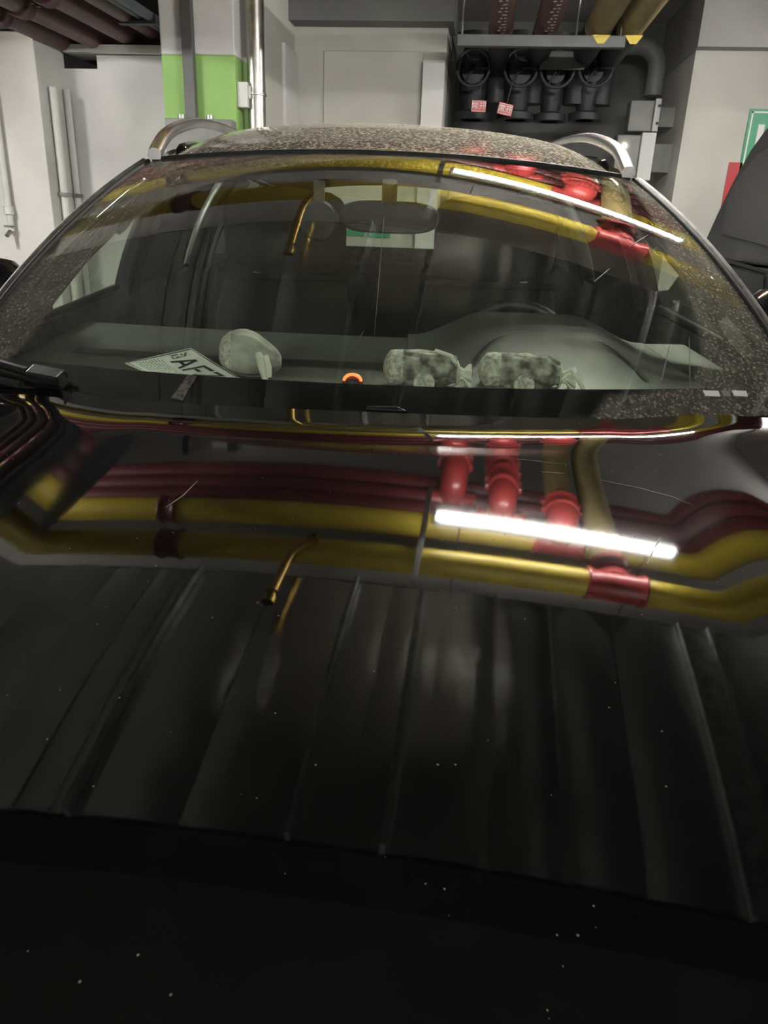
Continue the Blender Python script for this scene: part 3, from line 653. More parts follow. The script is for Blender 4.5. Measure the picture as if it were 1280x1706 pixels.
# --- roof
RK = [(1.955, 1.532), (1.99, 1.552), (2.06, 1.580), (2.25, 1.634), (2.55, 1.684), (2.85, 1.709), (3.15, 1.715), (3.5, 1.700), (4.0, 1.675), (4.45, 1.63)]
def roof_zc(y): return float(np.interp(y, [k[0] for k in RK], [k[1] for k in RK]))
_ry = np.linspace(1.955, 4.45, 300); _rz = np.interp(_ry, [k[0] for k in RK], [k[1] for k in RK]); _rz = np.convolve(np.pad(_rz, 12, mode='reflect', reflect_type='odd'), np.ones(25) / 25, 'valid')
def roof_w(y): return float(np.interp(y, [1.96, 2.2, 2.8, 3.6, 4.45], [0.622, 0.632, 0.64, 0.62, 0.56]))
def roof_pt(u, t):
    y0 = 1.992 + 0.09 * u * u * (1 - t); y = y0 + (4.45 - y0) * t
    yy = 1.965 + (4.45 - 1.965) * t
    z = float(np.interp(yy, _ry, _rz)) - 0.045 * u * u * sm(0.0, 0.12, t) - 0.028 * u * u * (1 - sm(0.0, 0.12, t)) - 0.04 * abs(u) ** 8
    return (u * roof_w(yy), y, z)
MB().grid(roof_pt, lin(-1, 1, 61), [q ** 1.5 for q in lin(0, 1, 90)]).build('roof', 'paint_roof', car, 60, solid=0.02)
MB().grid(lambda u, t: (roof_pt(u, t)[0] * 0.97, roof_pt(u, t)[1] + 0.03, roof_pt(u, t)[2] - 0.045), lin(-1, 1, 31), lin(0, 0.96, 40)).build('roof_lining', 'lining', car, 60)
# header rubber seal between glass and roof
MB().tube([ws(u, 1.0) + Vector((0, 0.008, 0.003)) for u in lin(-0.98, 0.98, 50)], 0.007, 8).build('header_seal', 'rubber', car, 60)
# roof rails
for sd in (-1, 1):
    ys = [2.05, 2.085, 2.14, 2.21, 2.31, 2.45, 2.7, 3.0, 3.4, 3.8, 4.05, 4.2, 4.28]
    up = [0.0, 0.010, 0.022, 0.034, 0.040, 0.040, 0.040, 0.040, 0.040, 0.040, 0.035, 0.02, 0.0]
    mb = MB(); vs = []
    prof = [(-0.016, -0.013), (-0.018, 0.0), (-0.011, 0.011), (0.003, 0.014), (0.014, 0.008), (0.018, -0.006), (0.010, -0.014)]
    # resample smoothly
    yy = np.linspace(2.05, 4.28, 90); uu_ = np.interp(yy, ys, up); uu_ = np.convolve(np.pad(uu_, 2, mode='edge'), np.ones(5) / 5, 'valid')
    n = len(prof)
    for i, y in enumerate(yy):
        xr_ = roof_w(y) * 0.955; zr = float(np.interp(y, _ry, _rz)) - 0.028 - 0.017 * sm(2.05, 2.32, y) - 0.015
        for a, b in prof: vs.append((sd * (xr_ + a), y, zr + uu_[i] + b))
    fs = [(i * n + k, i * n + (k + 1) % n, (i + 1) * n + (k + 1) % n, (i + 1) * n + k) for i in range(len(yy) - 1) for k in range(n)] + [tuple(range(n)), tuple(range((len(yy) - 1) * n, len(yy) * n))]
    mb.add(vs, fs).build('roof_rail', 'satin_silver', car, 50)

# --- greenhouse sides
def belt(y): return float(np.interp(y, [1.2, 1.75, 2.4, 4.4], [1.085, 1.125, 1.17, 1.235]))
def belt_x(y): return float(np.interp(y, [1.2, 1.75, 3.6, 4.5], [0.86, 0.865, 0.865, 0.80]))
def top_line(y):
    """outer edge of glass/roof at this y: (x, z)"""
    e0 = ws(1, 0.0); e1 = ws(1, 1.0)
    if y <= e1.y:
        lo, hi = 0.0, 1.0
        for _ in range(30):
            mid = (lo + hi) / 2
            if ws(1, mid).y < y: lo = mid
            else: hi = mid
        q = ws(1, lo); return (q.x + 0.012, q.z)
    return (roof_w(y) + 0.006, float(np.interp(y, _ry, _rz)) - 0.085)
def side_pt(y, t, sd, off=0.0):
    xt, zt_ = top_line(y); xb, zb = belt_x(y), belt(y)
    x = xb + (xt - xb) * t + 0.03 * sin(pi * t) * (1 if zt_ > zb + 0.1 else 0); return (sd * (x + off), y, zb + (zt_ - zb) * t)
def wind_front(y):           # height fraction where the front window's leading edge lies
    return float(np.interp(y, [1.66, 1.75, 1.95, 2.25, 2.42], [0.0, 0.10, 0.52, 0.86, 0.90]))
for sd in (-1, 1):
    # A pillar: from windscreen edge down to the leading edge of the window
    def apil(y, t):
        f = wind_front(y); return side_pt(y, f + (1 - f) * t, sd)
    MB().grid(apil, lin(1.36, 2.42, 60), lin(0, 1, 8)).build('a_pillar', 'paint_body', car, 60, solid=0.05, offset=-1)
    # bright strip beside the glass
    MB().tube([(sd * (ws(1, v).x + 0.012), ws(1, v).y + 0.012, ws(1, v).z - 0.004) for v in lin(0.0, 1.0, 40)], 0.013, 8).build('pillar_strip', 'pillar_strip', car, 60)
    MB().tube([(sd * (ws(1, v).x - 0.002), ws(1, v).y + 0.0, ws(1, v).z + 0.001) for v in lin(0.0, 1.0, 40)], 0.006, 8).build('glass_seal', 'rubber', car, 60)
    # windows
    MB().grid(lambda y, t: side_pt(y, wind_front(y) * t, sd, -0.006), lin(1.66, 2.42, 30), lin(0, 1, 6)).build('side_window', 'side_glass', car, 60)
    MB().grid(lambda y, t: side_pt(y, 0.9 * t, sd, -0.006), lin(2.53, 3.27, 20), lin(0, 1, 6)).build('side_window', 'side_glass', car, 60)
    MB().grid(lambda y, t: side_pt(y, 0.9 * t, sd, -0.03), lin(2.53, 3.10, 12), lin(0, 1, 6)).build('window_blackout', 'seat_fabric', car, 60, solid=0.004)  # dark sheet added to black out this stretch of rear door glass
    MB().grid(lambda y, t: side_pt(y, 0.9 * t, sd, -0.006), lin(3.52, 4.05, 20), lin(0, 1, 6)).build('side_window', 'privacy_glass', car, 60)
    for a, b, nm in ((2.42, 2.53, 'b_pillar'), (3.27, 3.52, 'c_pillar'), (4.05, 4.42, 'd_pillar')):
        MB().grid(lambda y, t: side_pt(y, t * 0.9, sd), lin(a, b, 6), lin(0, 1, 8)).build(nm, 'black_trim', car, 60, solid=0.05)
    MB().grid(lambda y, t: side_pt(y, 0.9 + 0.13 * t, sd), lin(2.42, 4.42, 30), lin(0, 1, 4)).build('roof_side', 'paint_body', car, 60, solid=0.02)
    # body side
    prof = [(0.0, 0.0), (0.05, -0.05), (0.075, -0.25), (0.065, -0.5), (0.03, -0.72), (-0.06, -0.82)]
    def bside(y, k):
        a, b = prof[k]; return (sd * (belt_x(y) + a), y, belt(y) + b - (belt(y) - 1.1) * (k / 5))
    def dpanel(y0, y1, nm):
        vs = []; ysn = lin(y0, y1, 14)
        MB().grid(lambda y, k: bside(y, int(k)), ysn, range(6)).build(nm, 'paint_body', car, 60, solid=0.04)
    dpanel(1.30, 2.465, 'door'); dpanel(2.475, 3.47, 'door'); dpanel(3.48, 4.6, 'rear_quarter')
    MB().grid(lambda y, t: (sd * (belt_x(y) - 0.045 - 0.02 * t), y, belt(y) - 0.3 * t + 0.004), lin(1.35, 4.3, 30), lin(0, 1, 4)).build('door_lining', 'lining', car, 60)
    MB().tube([(sd * (belt_x(y) - 0.01), y, belt(y) + 0.004) for y in lin(1.3, 4.3, 30)], 0.012, 8).build('window_sill', 'black_trim', car, 60)
    # door mirror
    mm_ = MB().lathe([(0.0, -0.12), (0.05, -0.115), (0.085, -0.08), (0.10, 0), (0.085, 0.08), (0.05, 0.115), (0.0, 0.12)], (0, 0, 0), 'x', 20)
    mm_.v = [(sd * 1.02 + x, 1.93 + y * 0.9, 1.20 + z * 0.85) for x, y, z in mm_.v]
    mir = mm_.build('door_mirror', 'piano_black', car, 60)
    MB().box(min(sd * 0.86, sd * 0.95), max(sd * 0.86, sd * 0.95), 1.90, 1.97, 1.13, 1.17).build('mirror_arm', 'black_trim', mir, bevel=0.01)
    MB().tube([(sd * 1.02 + t, 1.835, 1.205) for t in (-0.09, 0.09)], 0.008, 8).build('chrome_strip', 'satin_silver', mir)
    for yw in (0.72, 3.72):
        wl = MB().lathe([(0.2, 0.0), (0.34, 0.0), (0.365, 0.02), (0.37, 0.11), (0.365, 0.20), (0.34, 0.225), (0.2, 0.225)], (min(sd * 0.935, sd * 0.71), yw, 0.37), 'x', 36).build('wheel', 'tyre', car, 40)
        hub = MB().lathe([(0.0, 0.0), (0.05, 0.0), (0.06, -0.01), (0.19, -0.005), (0.205, 0.005), (0.205, -0.03)], (sd * 0.93, yw, 0.37), 'x', 30)
        for k in range(5):
            a = k * 2 * pi / 5; hub.tube([(sd * 0.934, yw + 0.05 * cos(a), 0.37 + 0.05 * sin(a)), (sd * 0.934, yw + 0.19 * cos(a), 0.37 + 0.19 * sin(a))], 0.018, 6)
        hub.build('rim', 'satin_silver', wl, 40)
# tail
def tail(x, t):
    zt_ = 1.60; return (x * (1 + 0.42 * sm(0, 0.45, t)), 4.42 + 0.30 * sm(0, 0.5, t) + 0.04 * (1 - (x / 0.56) ** 2), zt_ - t * 1.25)
TG = [(x, t) for x in (0, 1) for t in (0, 1)]
MB().grid(tail, lin(-0.56, 0.56, 30), lin(0.26, 1, 14)).build('tailgate', 'paint_body', car, 60, solid=0.03)
MB().grid(lambda x, t: (tail(x, t)[0], tail(x, t)[1] - 0.06, tail(x, t)[2] + 0.01), lin(-0.52, 0.52, 20), lin(0.27, 0.75, 8)).build('tailgate_lining', 'lining', car, 60)
MB().grid(tail, lin(-0.47, 0.47, 20), lin(0.0, 0.26, 6)).build('rear_window', 'side_glass', car, 60)
for sd in (-1, 1):
    MB().grid(tail, sorted((sd * 0.47, sd * 0.56)), lin(0.0, 0.26, 6)).build('rear_pillar', 'black_trim', car, 60, solid=0.03)
MB().grid(lambda x, y: (x, y, 0.30), [-0.80, 0.80], [0.1, 4.6]).build('underbody', 'black_trim', car, solid=0.02)

# --- interior
def dash_z(x, y):
    z = float(np.interp(y, [1.20, 1.32, 1.55, 1.70, 1.95, 2.0, 2.06], [1.06, 1.080, 1.088, 1.10, 1.118, 1.10, 1.02]))
    return z
dash = MB().grid(lambda x, y: (x, y + 0.12 * x * x, dash_z(x, y)), lin(-0.80, 0.80, 60), lin(1.21, 2.06, 50)).build('dashboard', 'dash', car, 60, solid=0.03)
# a dark recess line across the dash
MB().grid(lambda x, t: (x, 1.60 + 0.055 * t + 0.12 * x * x, dash_z(x, 1.60 + 0.055 * t) + 0.003), lin(-0.70, 0.70, 40), [0, 1]).build('dash_groove', 'dash_dark', dash)
MB().grid(lambda x, t: (x, 1.30 + 0.03 * t + 0.12 * x * x, dash_z(x, 1.30 + 0.03 * t) + 0.003), lin(-0.6, 0.6, 40), [0, 1]).build('demister_vent', 'dash_dark', dash)
# instrument hood on the driver's side: an arch that runs back from the glass
DX = 0.37
def arch(x, hw, h):
    q = abs(x - DX) / hw
    return h * (1 - sm(0.35, 1.0, q))
def bin_outer(x, y):
    h = arch(x, 0.30, 0.066) * sm(1.44, 1.80, y)
    return (x, y, dash_z(x, min(y, 1.95)) + h + 0.002)
MB().grid(bin_outer, lin(DX - 0.31, DX + 0.31, 60), lin(1.46, 2.0, 24)).build('instrument_hood', 'dash', dash, 60, solid=0.02)
def slit(x, t):
    y = 1.66 + 0.05 * t; b_ = bin_outer(DX + (x - DX), y); return (b_[0], y, b_[2] + 0.004)
MB().add(*(lambda g: (g.v, g.f))(MB().grid(lambda q, t: (DX + 0.19 * cos(q) * (1 - 0.07 * t), 1.74 + 0.0 - 0.20 * (1 - sin(q)), bin_outer(DX + 0.19 * cos(q) * (1 - 0.07 * t), 1.74 - 0.20 * (1 - sin(q)))[2] + 0.004 + 0.0 * t), lin(0.05, pi - 0.05, 40), [0, 1]))).build('display_slot', 'dash_dark', dash)
# alarm sensor
g = at(588, 636, Z=1.088) - CARO
al = MB().lathe([(0.022, 0), (0.020, 0.008), (0.014, 0.014), (0.0, 0.016)], (g.x, g.y, dash_z(g.x, g.y - 0.12 * g.x ** 2)), n=20).build('alarm_sensor', 'dash_dark', dash, 50)
MB().tube([(g.x + 0.017 * cos(a), g.y - 0.012, g.z + 0.004 + 0.013 * sin(a)) for a in lin(0.0, pi, 14)], 0.003, 8).build('glowing_ring', 'alarm_red', al)
# seats
def seat(x, y):
    e = MB()
    def rb(u, v, wd, dp, zb, zt_, yb, lean):
        a = u * 2 * pi; c, s_ = cos(a), sin(a)
        return (x + wd * (abs(c) ** 0.6) * (1 if c > 0 else -1) * (1 - 0.12 * v ** 6), yb + lean * v + dp * (abs(s_) ** 0.6) * (1 if s_ > 0 else -1) * (1 - 0.5 * v ** 6), zb + (zt_ - zb) * v)
    cush = MB().box(x - 0.26, x + 0.26, y - 0.50, y + 0.02, 0.50, 0.66).build('seat', 'seat_fabric', car, bevel=0.05)
    MB().grid(lambda u, v: rb(u, v, 0.27 - 0.03 * v, 0.075, 0.62, 1.20, y, 0.14), lin(0, 1, 33), lin(0, 1, 14)).add([], []).build('backrest', 'seat_fabric', cush, 60)
    MB().grid(lambda u, v: rb(u, v, 0.27 - 0.03, 0.075 * (1 - v), 1.20, 1.215, y + 0.14, 0), lin(0, 1, 33), lin(0, 1, 4)).build('backrest_top', 'seat_fabric', cush, 60)
    MB().grid(lambda u, v: (x + 0.215 * (abs(cos(u)) ** 0.5) * (1 if cos(u) > 0 else -1) * sqrt(max(0, 1 - (2 * v - 1) ** 6)), y + 0.16 + 0.06 * sin(u) * sqrt(max(0, 1 - (2 * v - 1) ** 4)), 1.205 + 0.30 * v), lin(0, 2 * pi, 33), lin(0, 1, 17)).build('headrest', 'seat_fabric', cush, 60)
    MB().box(x - 0.26, x + 0.26, y - 0.48, y, 0.31, 0.50).build('seat_base', 'dash_dark', cush)
seat(-0.37, 2.62); seat(0.37, 2.62)
rs = MB().box(-0.62, 0.62, 3.30, 3.80, 0.5, 0.68).build('rear_seat', 'seat_fabric', car, bevel=0.05)
MB().box(-0.62, 0.62, 3.80, 3.95, 0.5, 1.22).build('backrest', 'seat_fabric', rs, bevel=0.05)
for x in (-0.40, 0.40): MB().box(x - 0.13, x + 0.13, 3.83, 3.92, 1.225, 1.40).build('headrest', 'seat_fabric', rs, bevel=0.04)
MB().box(-0.62, 0.62, 3.25, 3.95, 0.31, 0.5).build('seat_base', 'dash_dark', rs)
# steering wheel
sw = MB()
cw = Vector((DX, 2.12, 1.02)); ax1 = Vector((1, 0, 0)); ax2 = Vector((0, 0.42, 0.9)).normalized()
sw.tube([cw + ax1 * 0.185 * cos(a) + ax2 * 0.185 * sin(a) for a in lin(0, 2 * pi, 41)], 0.016, 10, False)
sw = sw.build('steering_wheel', 'dash_dark', car, 60)
MB().tube([cw - ax1 * 0.18, cw + ax1 * 0.18], 0.02, 10).build('spoke', 'dash_dark', sw, 60)
# mirror and dash camera
mg = at(648, 362, Y=1.86) - CARO
mp = MB()
def oval(u, v):
    a = u; c, s_ = cos(a), sin(a); k = (abs(c) ** 0.55) * (1 if c > 0 else -1), (abs(s_) ** 0.75) * (1 if s_ > 0 else -1)
    rr = (1.0, 1.0, 0.9, 0.0)[v]; yy = (0.0, 0.018, 0.03, 0.032)[v]
    return (mg.x + 0.118 * k[0] * rr, mg.y - yy + 0.03, mg.z + 0.036 * k[1] * rr)
rm = MB().grid(oval, lin(0, 2 * pi, 41), [0, 1, 2, 3]).build('rear_view_mirror', 'rubber', car, 50)
MB().grid(lambda u, v: (oval(u, v)[0], mg.y + 0.03 + 0.001, oval(u, v)[2]), lin(0, 2 * pi, 41), [0, 3]).build('mirror_glass', 'piano_black', rm)
MB().tube([(mg.x, mg.y + 0.0, mg.z + 0.03), (mg.x, mg.y - 0.02, mg.z + 0.075)], 0.018, 10).build('stem', 'dash_dark', rm, 50)
dg = at(532, 368, Y=1.84) - CARO
dc = MB().lathe([(0.0, -0.02), (0.04, -0.018), (0.046, 0.0), (0.04, 0.02), (0.0, 0.022)], (dg.x, dg.y, dg.z), 'y', 24).build('dash_camera', 'rubber', car, 50)
MB().box(dg.x - 0.012, dg.x + 0.012, dg.y - 0.01, dg.y + 0.01, dg.z + 0.04, dg.z + 0.085).build('mount', 'dash_dark', dc)

# --- wiper on the passenger side
def wpt(x, y, off): u, v = ws_inv(x, y); return ws(u, v, off)
wa = MB().tube([wpt(-90, 590, 0.02), wpt(0, 616, 0.02), wpt(55, 632, 0.02)], [0.008, 0.009, 0.009], 8).build('wiper', 'black_trim', car, 50)
MB().tube([wpt(-160, 560, 0.008), wpt(-60, 625, 0.012), wpt(40, 648, 0.012)], 0.007, 6).build('wiper_blade', 'rubber', wa)
q0, q1 = wpt(58, 631, 0.02), wpt(112, 642, 0.02)
bx_ = MB(); d_ = (q1 - q0); nrm = Vector((0, -0.5, 0.86)); s_ = d_.cross(nrm).normalized()
vs = [q0 + s_ * a * 0.014 + nrm * b * 0.009 + d_ * c for c in (0, 1) for b in (-1, 1) for a in (-1, 1)]
bx_.add(vs, [(0, 2, 3, 1), (4, 5, 7, 6), (0, 1, 5, 4), (1, 3, 7, 5), (3, 2, 6, 7), (2, 0, 4, 6)]).build('arm_cap', 'black_trim', wa, bevel=0.004)
vs = [q1 + s_ * a * 0.014 + nrm * b * 0.014 + d_.normalized() * c for c in (0, 0.004) for b in (-1, 1) for a in (-0.2, 1)]
MB().add(vs, [(0, 2, 3, 1), (4, 5, 7, 6), (0, 1, 5, 4), (1, 3, 7, 5), (3, 2, 6, 7), (2, 0, 4, 6)]).build('arm_clip', 'satin_silver', wa)

# --- scratches in the bonnet paint, streaks on the glass
def hood_px(x, s_):
    q = Vector(hood_pt(x, s_)) + CARO - Vector((0, 0, CZ)); k = q.dot(FW)
    return (640 + FPX * q.dot(RR) / k, 853 - FPX * q.dot(UU) / k)
def hood_inv(px_, py_):
    x, s_ = (px_ - 640) / 1100, 0.9
    for _ in range(40):
        f = hood_px(x, s_); h = 2e-3; fu = hood_px(x + h, s_); fv = hood_px(x, s_ + h)
        a, b, c, d = (fu[0] - f[0]) / h, (fv[0] - f[0]) / h, (fu[1] - f[1]) / h, (fv[1] - f[1]) / h
        det = a * d - b * c; ex, ey = px_ - f[0], py_ - f[1]
        x += 0.7 * (d * ex - b * ey) / det; s_ += 0.7 * (-c * ex + a * ey) / det
        s_ = max(0.0, min(1.17, s_)); x = max(-0.7, min(0.7, x))
    return x, s_
def ribbon(pts, nrm, wd, nm, m_, par):
    vs = []; n = len(pts)
    for i, p in enumerate(pts):
        t = (pts[min(i + 1, n - 1)] - pts[max(i - 1, 0)]).normalized(); sd = t.cross(nrm).normalized()
        w_ = wd * sin(pi * (i + 0.5) / n) ** 0.5
        vs += [p + sd * w_, p - sd * w_]
    return MB().add(vs, [(2 * i, 2 * i + 1, 2 * i + 3, 2 * i + 2) for i in range(n - 1)]).build(nm, m_, par)
for pp, wd in (([(1000, 800), (1060, 812), (1120, 828), (1166, 846)], 0.0006), ([(832, 762), (890, 768), (960, 776)], 0.0004), ([(276, 846), (305, 826), (336, 795)], 0.0007), ([(1078, 940), (1090, 915), (1102, 892)], 0.0008), ([(900, 786), (950, 790)], 0.0004)):
    q = []
    for a, b in zip(pp[:-1], pp[1:]):
        for k_ in range(5): q.append((a[0] + (b[0] - a[0]) * k_ / 5, a[1] + (b[1] - a[1]) * k_ / 5))
    ribbon([Vector(hood_pt(*hood_inv(*r_))) + Vector((0, 0, 0.0004)) for r_ in q], Vector((0, 0, 1)), wd, 'scratch', 'scratch_mark', hood)
for a, b, wd in (((640, 362), (624, 560), 0.0006), ((1148, 562), (1150, 648), 0.0010), ((1116, 575), (1100, 645), 0.0012), ((990, 470), (1016, 448), 0.0010), ((1050, 410), (1080, 392), 0.0010), ((596, 570), (606, 552), 0.0008)):
    q = [(a[0] + (b[0] - a[0]) * k_ / 9, a[1] + (b[1] - a[1]) * k_ / 9) for k_ in range(10)]
    ribbon([ws(*ws_inv(*r_), 0.001) for r_ in q], Vector((0, -0.5, 0.86)), wd, 'streak', 'streak_mark', windscreen)
q = [ws_inv(*r_) for r_ in ((285, 664), (314, 624), (328, 628), (304, 668))]
MB().add([ws(u, v, 0.001) for u, v in q], [(0, 1, 2, 3)]).build('smear', 'smear_mark', windscreen)

# ================================================================== things on the dashboard
def dash_at(x, y): return dash_z(x + 0.015, y - 0.12 * x * x)
def pouch(px0, px1, pyb, dia, name, label, turn=0.0, upright=False, cloth='cloth_print'):
    a = at(px0, pyb, Z=1.09); b = at(px1, pyb, Z=1.09)
    c = (a + b) / 2; ln = (b - a).length
    e = empty(name, W((c.x, c.y + dia * 0.3, dash_at(c.x, c.y) + 0.003)), turn + GA); tag(e, label, 'pouch', 'cloth pouches on the dashboard')
    r = dia / 2
    rnd = random.Random(int(px0))
    ph = [rnd.uniform(0, 6) for _ in range(8)]
    def body(t, v, k0=0.0, k1=1.0):
        # v along the length (x), t around
        q = k0 + (k1 - k0) * v
        rr = r * (min(1, (q / 0.10)) ** 0.5 if q < 0.10 else (1 - 0.30 * sm(0.78, 1.0, q)))
        wr = 1 + 0.06 * sin(5 * t + ph[0] + 9 * q) * sm(0.25, 0.5, q) + 0.045 * sin(9 * t + ph[1] - 14 * q) * sm(0.2, 0.4, q) + 0.03 * sin(17 * q + 3 * t + ph[2])
        y_ = cos(t) * rr * wr; z_ = sin(t) * rr * wr * 0.94
        return (-ln * 0.5 + q * ln * 0.80, y_, max(0.0, r * 0.94 + z_))
    T = lin(0, 2 * pi, 65)
    MB().grid(lambda t, v: body(t, v, 0.0, 0.27), T, lin(0, 1, 16)).build('lace_end', 'lace', e, 70)
    MB().grid(lambda t, v: body(t, v, 0.27, 1.0), T, lin(0, 1, 44)).build('bag', cloth, e, 70)
    # gathered neck
    def neck(t, v):
        rr = r * (0.70 - 0.45 * sm(0, 0.35, v) + 0.40 * sm(0.35, 1, v)) * (1 + 0.13 * sin(9 * t + ph[3]) * (0.4 + v))
        return (ln * 0.30 + v * ln * 0.16, cos(t) * rr, max(0.001, r * 0.80 + sin(t) * rr - 0.25 * r * v))
    MB().grid(neck, T, lin(0, 1, 14)).build('gathered_neck', 'ribbon', e, 70)
    MB().tube([(ln * 0.345 + 0.004 * sin(3 * a), cos(a) * r * 0.28, r * 0.75 + sin(a) * r * 0.28) for a in lin(0, 2 * pi, 20)], 0.0035, 8, False).build('drawstring', 'ribbon', e, 60)
    MB().tube([(ln * 0.34, -0.01, r * 0.95), (ln * 0.22, -0.02, r * 1.75), (ln * 0.05, -0.015, r * 1.98)] if rnd.random() < 2 and px0 < 700 else [(ln * 0.34, -0.01, r * 1.0), (ln * 0.40, -0.015, r * 1.25), (ln * 0.48, -0.02, r * 0.7), (ln * 0.56, -0.02, 0.004)], 0.004, 8).build('ribbon_end', 'ribbon', e, 60)
    # round sewn patch low on the side facing the glass
    MB().lathe([(0, 0), (r * 0.55, 0), (r * 0.58, 0.002), (r * 0.5, 0.004), (0, 0.004)], (-0.01, -r * 1.10, r * 0.36), 'y', 24).build('round_patch', 'lace', e, 50)
    return e
pouch(638, 788, 645, 0.074, 'scent_pouch', 'printed cloth pouch with lace end lying beside the red alarm light')
pouch(800, 960, 649, 0.072, 'scent_pouch', 'printed cloth pouch lying in front of the instrument hood', turn=-0.08)
# the upright rounded pouch next to the paper
def round_pouch():
    g = at(413, 632, Z=1.09); e = empty('scent_pouch', W((g.x, g.y + 0.035, dash_at(g.x, g.y) + 0.003)), 0.15 + GA)
    tag(e, 'plump pale cloth pouch sitting on the corner of the printed notice', 'pouch', 'cloth pouches on the dashboard')
    W2, H = 0.062, 0.095
    def b_(t, v):
        a = v * pi; rr = max(0.0, sin(a)) ** 0.75
        wr = 1 + 0.05 * sin(5 * t + 4 * v) + 0.03 * sin(11 * t - 7 * v)
        x = -W2 * cos(a); k = 1 - 0.28 * sm(-0.2, 1, x / W2)
        return (x, 0.045 * rr * cos(t) * wr, max(0, H / 2 * 1.0 * k + H / 2 * rr * sin(t) * wr * k))
    T = lin(0, 2 * pi, 65)
    MB().grid(lambda t, v: b_(t, 0.30 * v), T, lin(0, 1, 16)).build('lace_end', 'lace', e, 70)
    MB().grid(lambda t, v: b_(t, 0.30 + 0.70 * v), T, lin(0, 1, 40)).build('bag', 'cloth_plain', e, 70)
    MB().tube([(0.016, -0.040, 0.055), (0.022, -0.050, 0.035), (0.030, -0.052, 0.004)], [0.007, 0.009, 0.006], 8).tube([(0.03, -0.04, 0.05), (0.036, -0.048, 0.03), (0.036, -0.05, 0.01)], 0.006, 8).build('ribbon_end', 'ribbon', e, 60)
round_pouch()
# printed notice: its far corner is propped up a little
pc = [at(208, 605, Z=1.118), at(318, 580, Z=1.14), at(402, 631, Z=1.100), at(256, 627, Z=1.098)]
nt = empty('printed_notice', W(pc[3]), GA); tag(nt, 'pale paper notice with large black letters lying behind the windscreen', 'paper')
o0 = pc[3].copy(); pl = [q - o0 for q in pc]
def pap(u, v, h=0.0):
    a = pl[0] * (1 - u) + pl[1] * u; b = pl[3] * (1 - u) + pl[2] * u; q = b * (1 - v) + a * v
    n_ = (pl[1] - pl[0]).cross(pl[3] - pl[0]).normalized(); n_ = n_ if n_.z > 0 else -n_
    return q + n_ * (h - 0.012 * sin(pi * u) * sin(pi * v))
MB().grid(lambda u, v: pap(u, v), lin(0, 1, 20), lin(0, 1, 14)).build('sheet', 'paper', nt, 60, solid=0.0012, offset=0)
bd = MB()
for a, b, c, d in ((0.02, 0.98, 0.955, 0.975), (0.965, 0.98, 0.02, 0.975), (0.02, 0.035, 0.02, 0.975)): bd.grid(lambda u, v: pap(u, v, 0.0016), lin(a, b, 16), lin(c, d, 8))
bd.build('border', 'ink', nt)
def glyph(cells, name, u0, u1, v0, v1, m_='ink'):
    mb = MB()
    for poly in cells:
        vs = [pap(u0 + (u1 - u0) * x, v0 + (v1 - v0) * y, 0.0018) for x, y in poly]; mb.add(vs, [tuple(range(len(vs)))])
    return mb.build(name, m_, nt)
A_ = [[(0, 0), (0.2, 0), (0.6, 1), (0.4, 1)], [(0.8, 0), (1, 0), (0.6, 1), (0.42, 1)], [(0.2, 0.28), (0.8, 0.28), (0.8, 0.44), (0.2, 0.44)]]
F_ = [[(0.05, 0), (0.25, 0), (0.25, 1), (0.05, 1)], [(0.25, 0.84), (0.95, 0.84), (0.95, 1), (0.25, 1)], [(0.25, 0.42), (0.75, 0.42), (0.75, 0.58), (0.25, 0.58)]]
Z_ = [[(0.05, 0.84), (0.95, 0.84), (0.95, 1), (0.05, 1)], [(0.05, 0), (0.28, 0), (0.95, 0.84), (0.7, 0.84)], [(0.05, 0), (0.95, 0), (0.95, 0.16), (0.05, 0.16)]]
# the letters run from the far edge towards the glass, tops to the right
def turn_(c): return [[(y, 1 - x) for x, y in p] for p in c]
glyph(turn_(A_), 'letter', 0.55, 0.86, 0.55, 0.80); glyph(turn_(F_), 'letter', 0.55, 0.86, 0.28, 0.52); glyph(turn_(Z_), 'letter', 0.55, 0.86, 0.05, 0.26)
rnd = random.Random(3); cells = []
for i in range(6):
    for j in range(9):
        if rnd.random() < 0.62: cells.append([(j / 9, i / 6), ((j + 0.9) / 9, i / 6), ((j + 0.9) / 9, (i + 0.8) / 6), (j / 9, (i + 0.8) / 6)])
glyph(cells, 'heading', 0.62, 0.88, 0.83, 0.93)
cells = []
for i in range(9):
    x = 0
    while x < 1:
        l_ = rnd.uniform(0.05, 0.2); cells.append([(x, i / 9), (min(1, x + l_), i / 9), (min(1, x + l_), (i + 0.45) / 9), (x, (i + 0.45) / 9)]); x += l_ + 0.03
glyph([[(y, x) for x, y in p] for p in cells], 'small_print', 0.12, 0.50, 0.06, 0.92, 'ink_grey')

# ================================================================== neighbouring parked car
NX = 1.52
def npl(x, y, off=0.0):                # pixel -> its flank: upright below the sill, leaning in above it
    d = ray(x, y)
    t = (NX - off) / d.x; q = Vector((0, 0, CZ)) + d * t
    if q.z > 1.30:                     # X = NX + 0.2 (z - 1.3)
        t = (NX - off + 0.2 * (CZ - 1.30)) / (d.x - 0.2 * d.z); q = Vector((0, 0, CZ)) + d * t
    return q
van = empty('parked_car', W((0, 0, 0)), GA); tag(van, 'dark parked car with a raked windscreen beside the driver side of the dusty car', 'car')
ol = [npl(*q) for q in ((1150, 452), (1166, 420), (1195, 355), (1222, 300), (1250, 250), (1275, 215), (1290, 203))]
NW = 1.82
def mx(q, k): return q if k == 0 else Vector((2 * NX + NW - q.x, q.y, q.z))
top = [Vector((ol[-1].x + 0.02, 1.6, ol[-1].z + 0.03)), Vector((ol[-1].x + 0.02, -0.2, ol[-1].z - 0.02))]
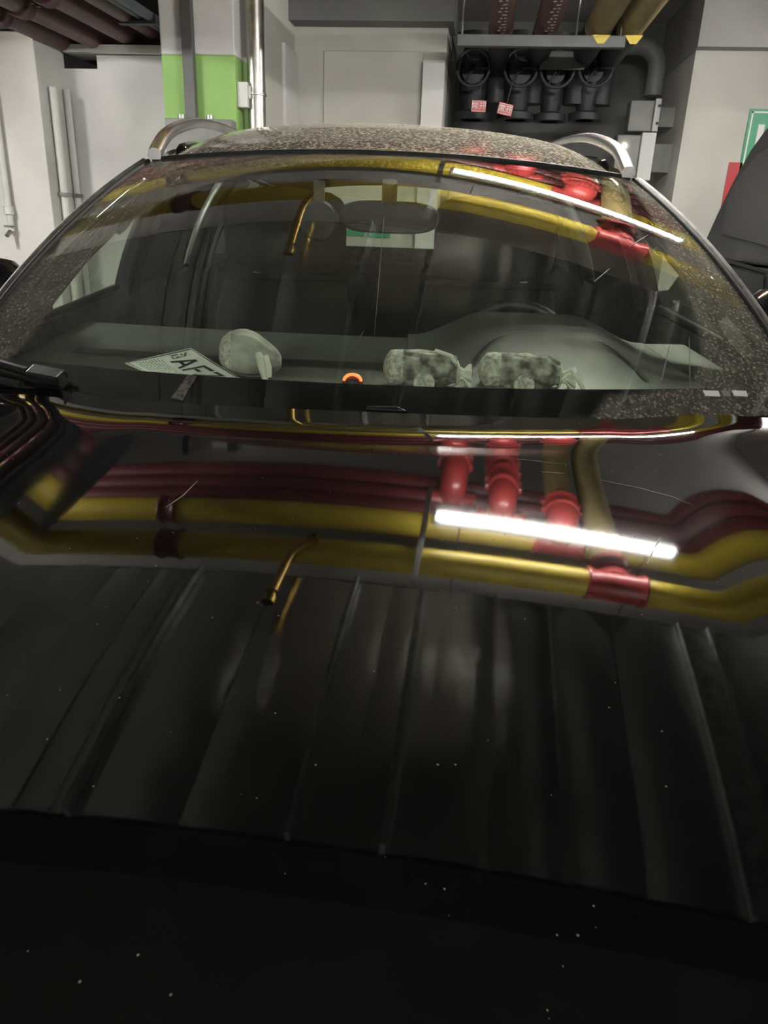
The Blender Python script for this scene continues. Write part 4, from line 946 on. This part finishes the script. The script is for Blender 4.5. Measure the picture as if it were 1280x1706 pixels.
prof = [(q.x, q.y, q.z) for q in ol[1:]] + [tuple(q) for q in top]
base = [(NX, q.y + 0.02, 1.30) for q in ol[1:]] + [(NX, 1.6, 1.30), (NX, -0.75, 1.30)]
cab = MB(); n = len(prof)
L0 = [Vector(q) for q in prof]; R0_ = [mx(q, 1) for q in L0]
B0 = [Vector((NX, ol[1].y + 0.12, 1.29)), Vector((NX, -0.85, 1.29))]; B1 = [mx(q, 1) for q in B0]
vs = [B0[0]] + L0 + [B0[1]]; m_ = len(vs); vs2 = [B1[0]] + R0_ + [B1[1]]
cab.add(vs + vs2, [tuple(range(m_)), tuple(range(2 * m_ - 1, m_ - 1, -1))] + [(i, (i + 1) % m_, (i + 1) % m_ + m_, i + m_) for i in range(m_)])
cab.build('cabin', 'van_paint', van, bevel=0.012)
yf = ol[1].y + 0.12
low = [(-0.95, 0.45), (-0.95, 0.95), (-0.85, 1.29), (yf, 1.29), (yf + 0.25, 1.12), (yf + 1.0, 1.02), (yf + 1.12, 0.85), (yf + 1.12, 0.35), (-0.85, 0.32)]
MB().prism_x(low, NX, NX + NW).build('body', 'van_paint', van, bevel=0.03)
def npanel(pix, nm, m_, o1, o2):
    n = len(pix)
    vs = [npl(x, y, o2) for x, y in pix] + [npl(x, y, o1) for x, y in pix]
    return MB().add(vs, [tuple(range(n)), tuple(range(2 * n - 1, n - 1, -1))] + [(i, (i + 1) % n, (i + 1) % n + n, i + n) for i in range(n)]).build(nm, m_, van, bevel=0.003)
npanel([(1203, 391), (1212, 330), (1226, 302), (1262, 257), (1300, 235), (1400, 230), (1400, 400), (1340, 405), (1280, 411)], 'side_window', 'van_glass', -0.002, 0.012)
npanel([(1186, 425), (1192, 421), (1196, 426), (1276, 450), (1276, 457), (1192, 432)], 'trim_slot', 'black_trim', -0.002, 0.010)
npanel([(1200, 440), (1274, 461), (1264, 540), (1190, 540)], 'door_panel', 'van_glass', -0.002, 0.006)
for k in (0, 1):
    cx = NX + 0.02 if k == 0 else NX + NW - 0.22
    for y in (-0.1, yf + 0.35):
        wl = MB().lathe([(0.19, 0), (0.31, 0), (0.335, 0.02), (0.335, 0.18), (0.31, 0.20), (0.19, 0.20)], (cx - (0.03 if k == 0 else -0.03), y, 0.335), 'x', 28).build('wheel', 'tyre', van, 40)
        MB().lathe([(0.0, 0.03), (0.185, 0.02), (0.195, 0.0), (0.195, 0.20), (0.185, 0.18), (0, 0.17)], (cx - (0.03 if k == 0 else -0.03), y, 0.335), 'x', 28).build('rim', 'satin_silver', wl, 40)
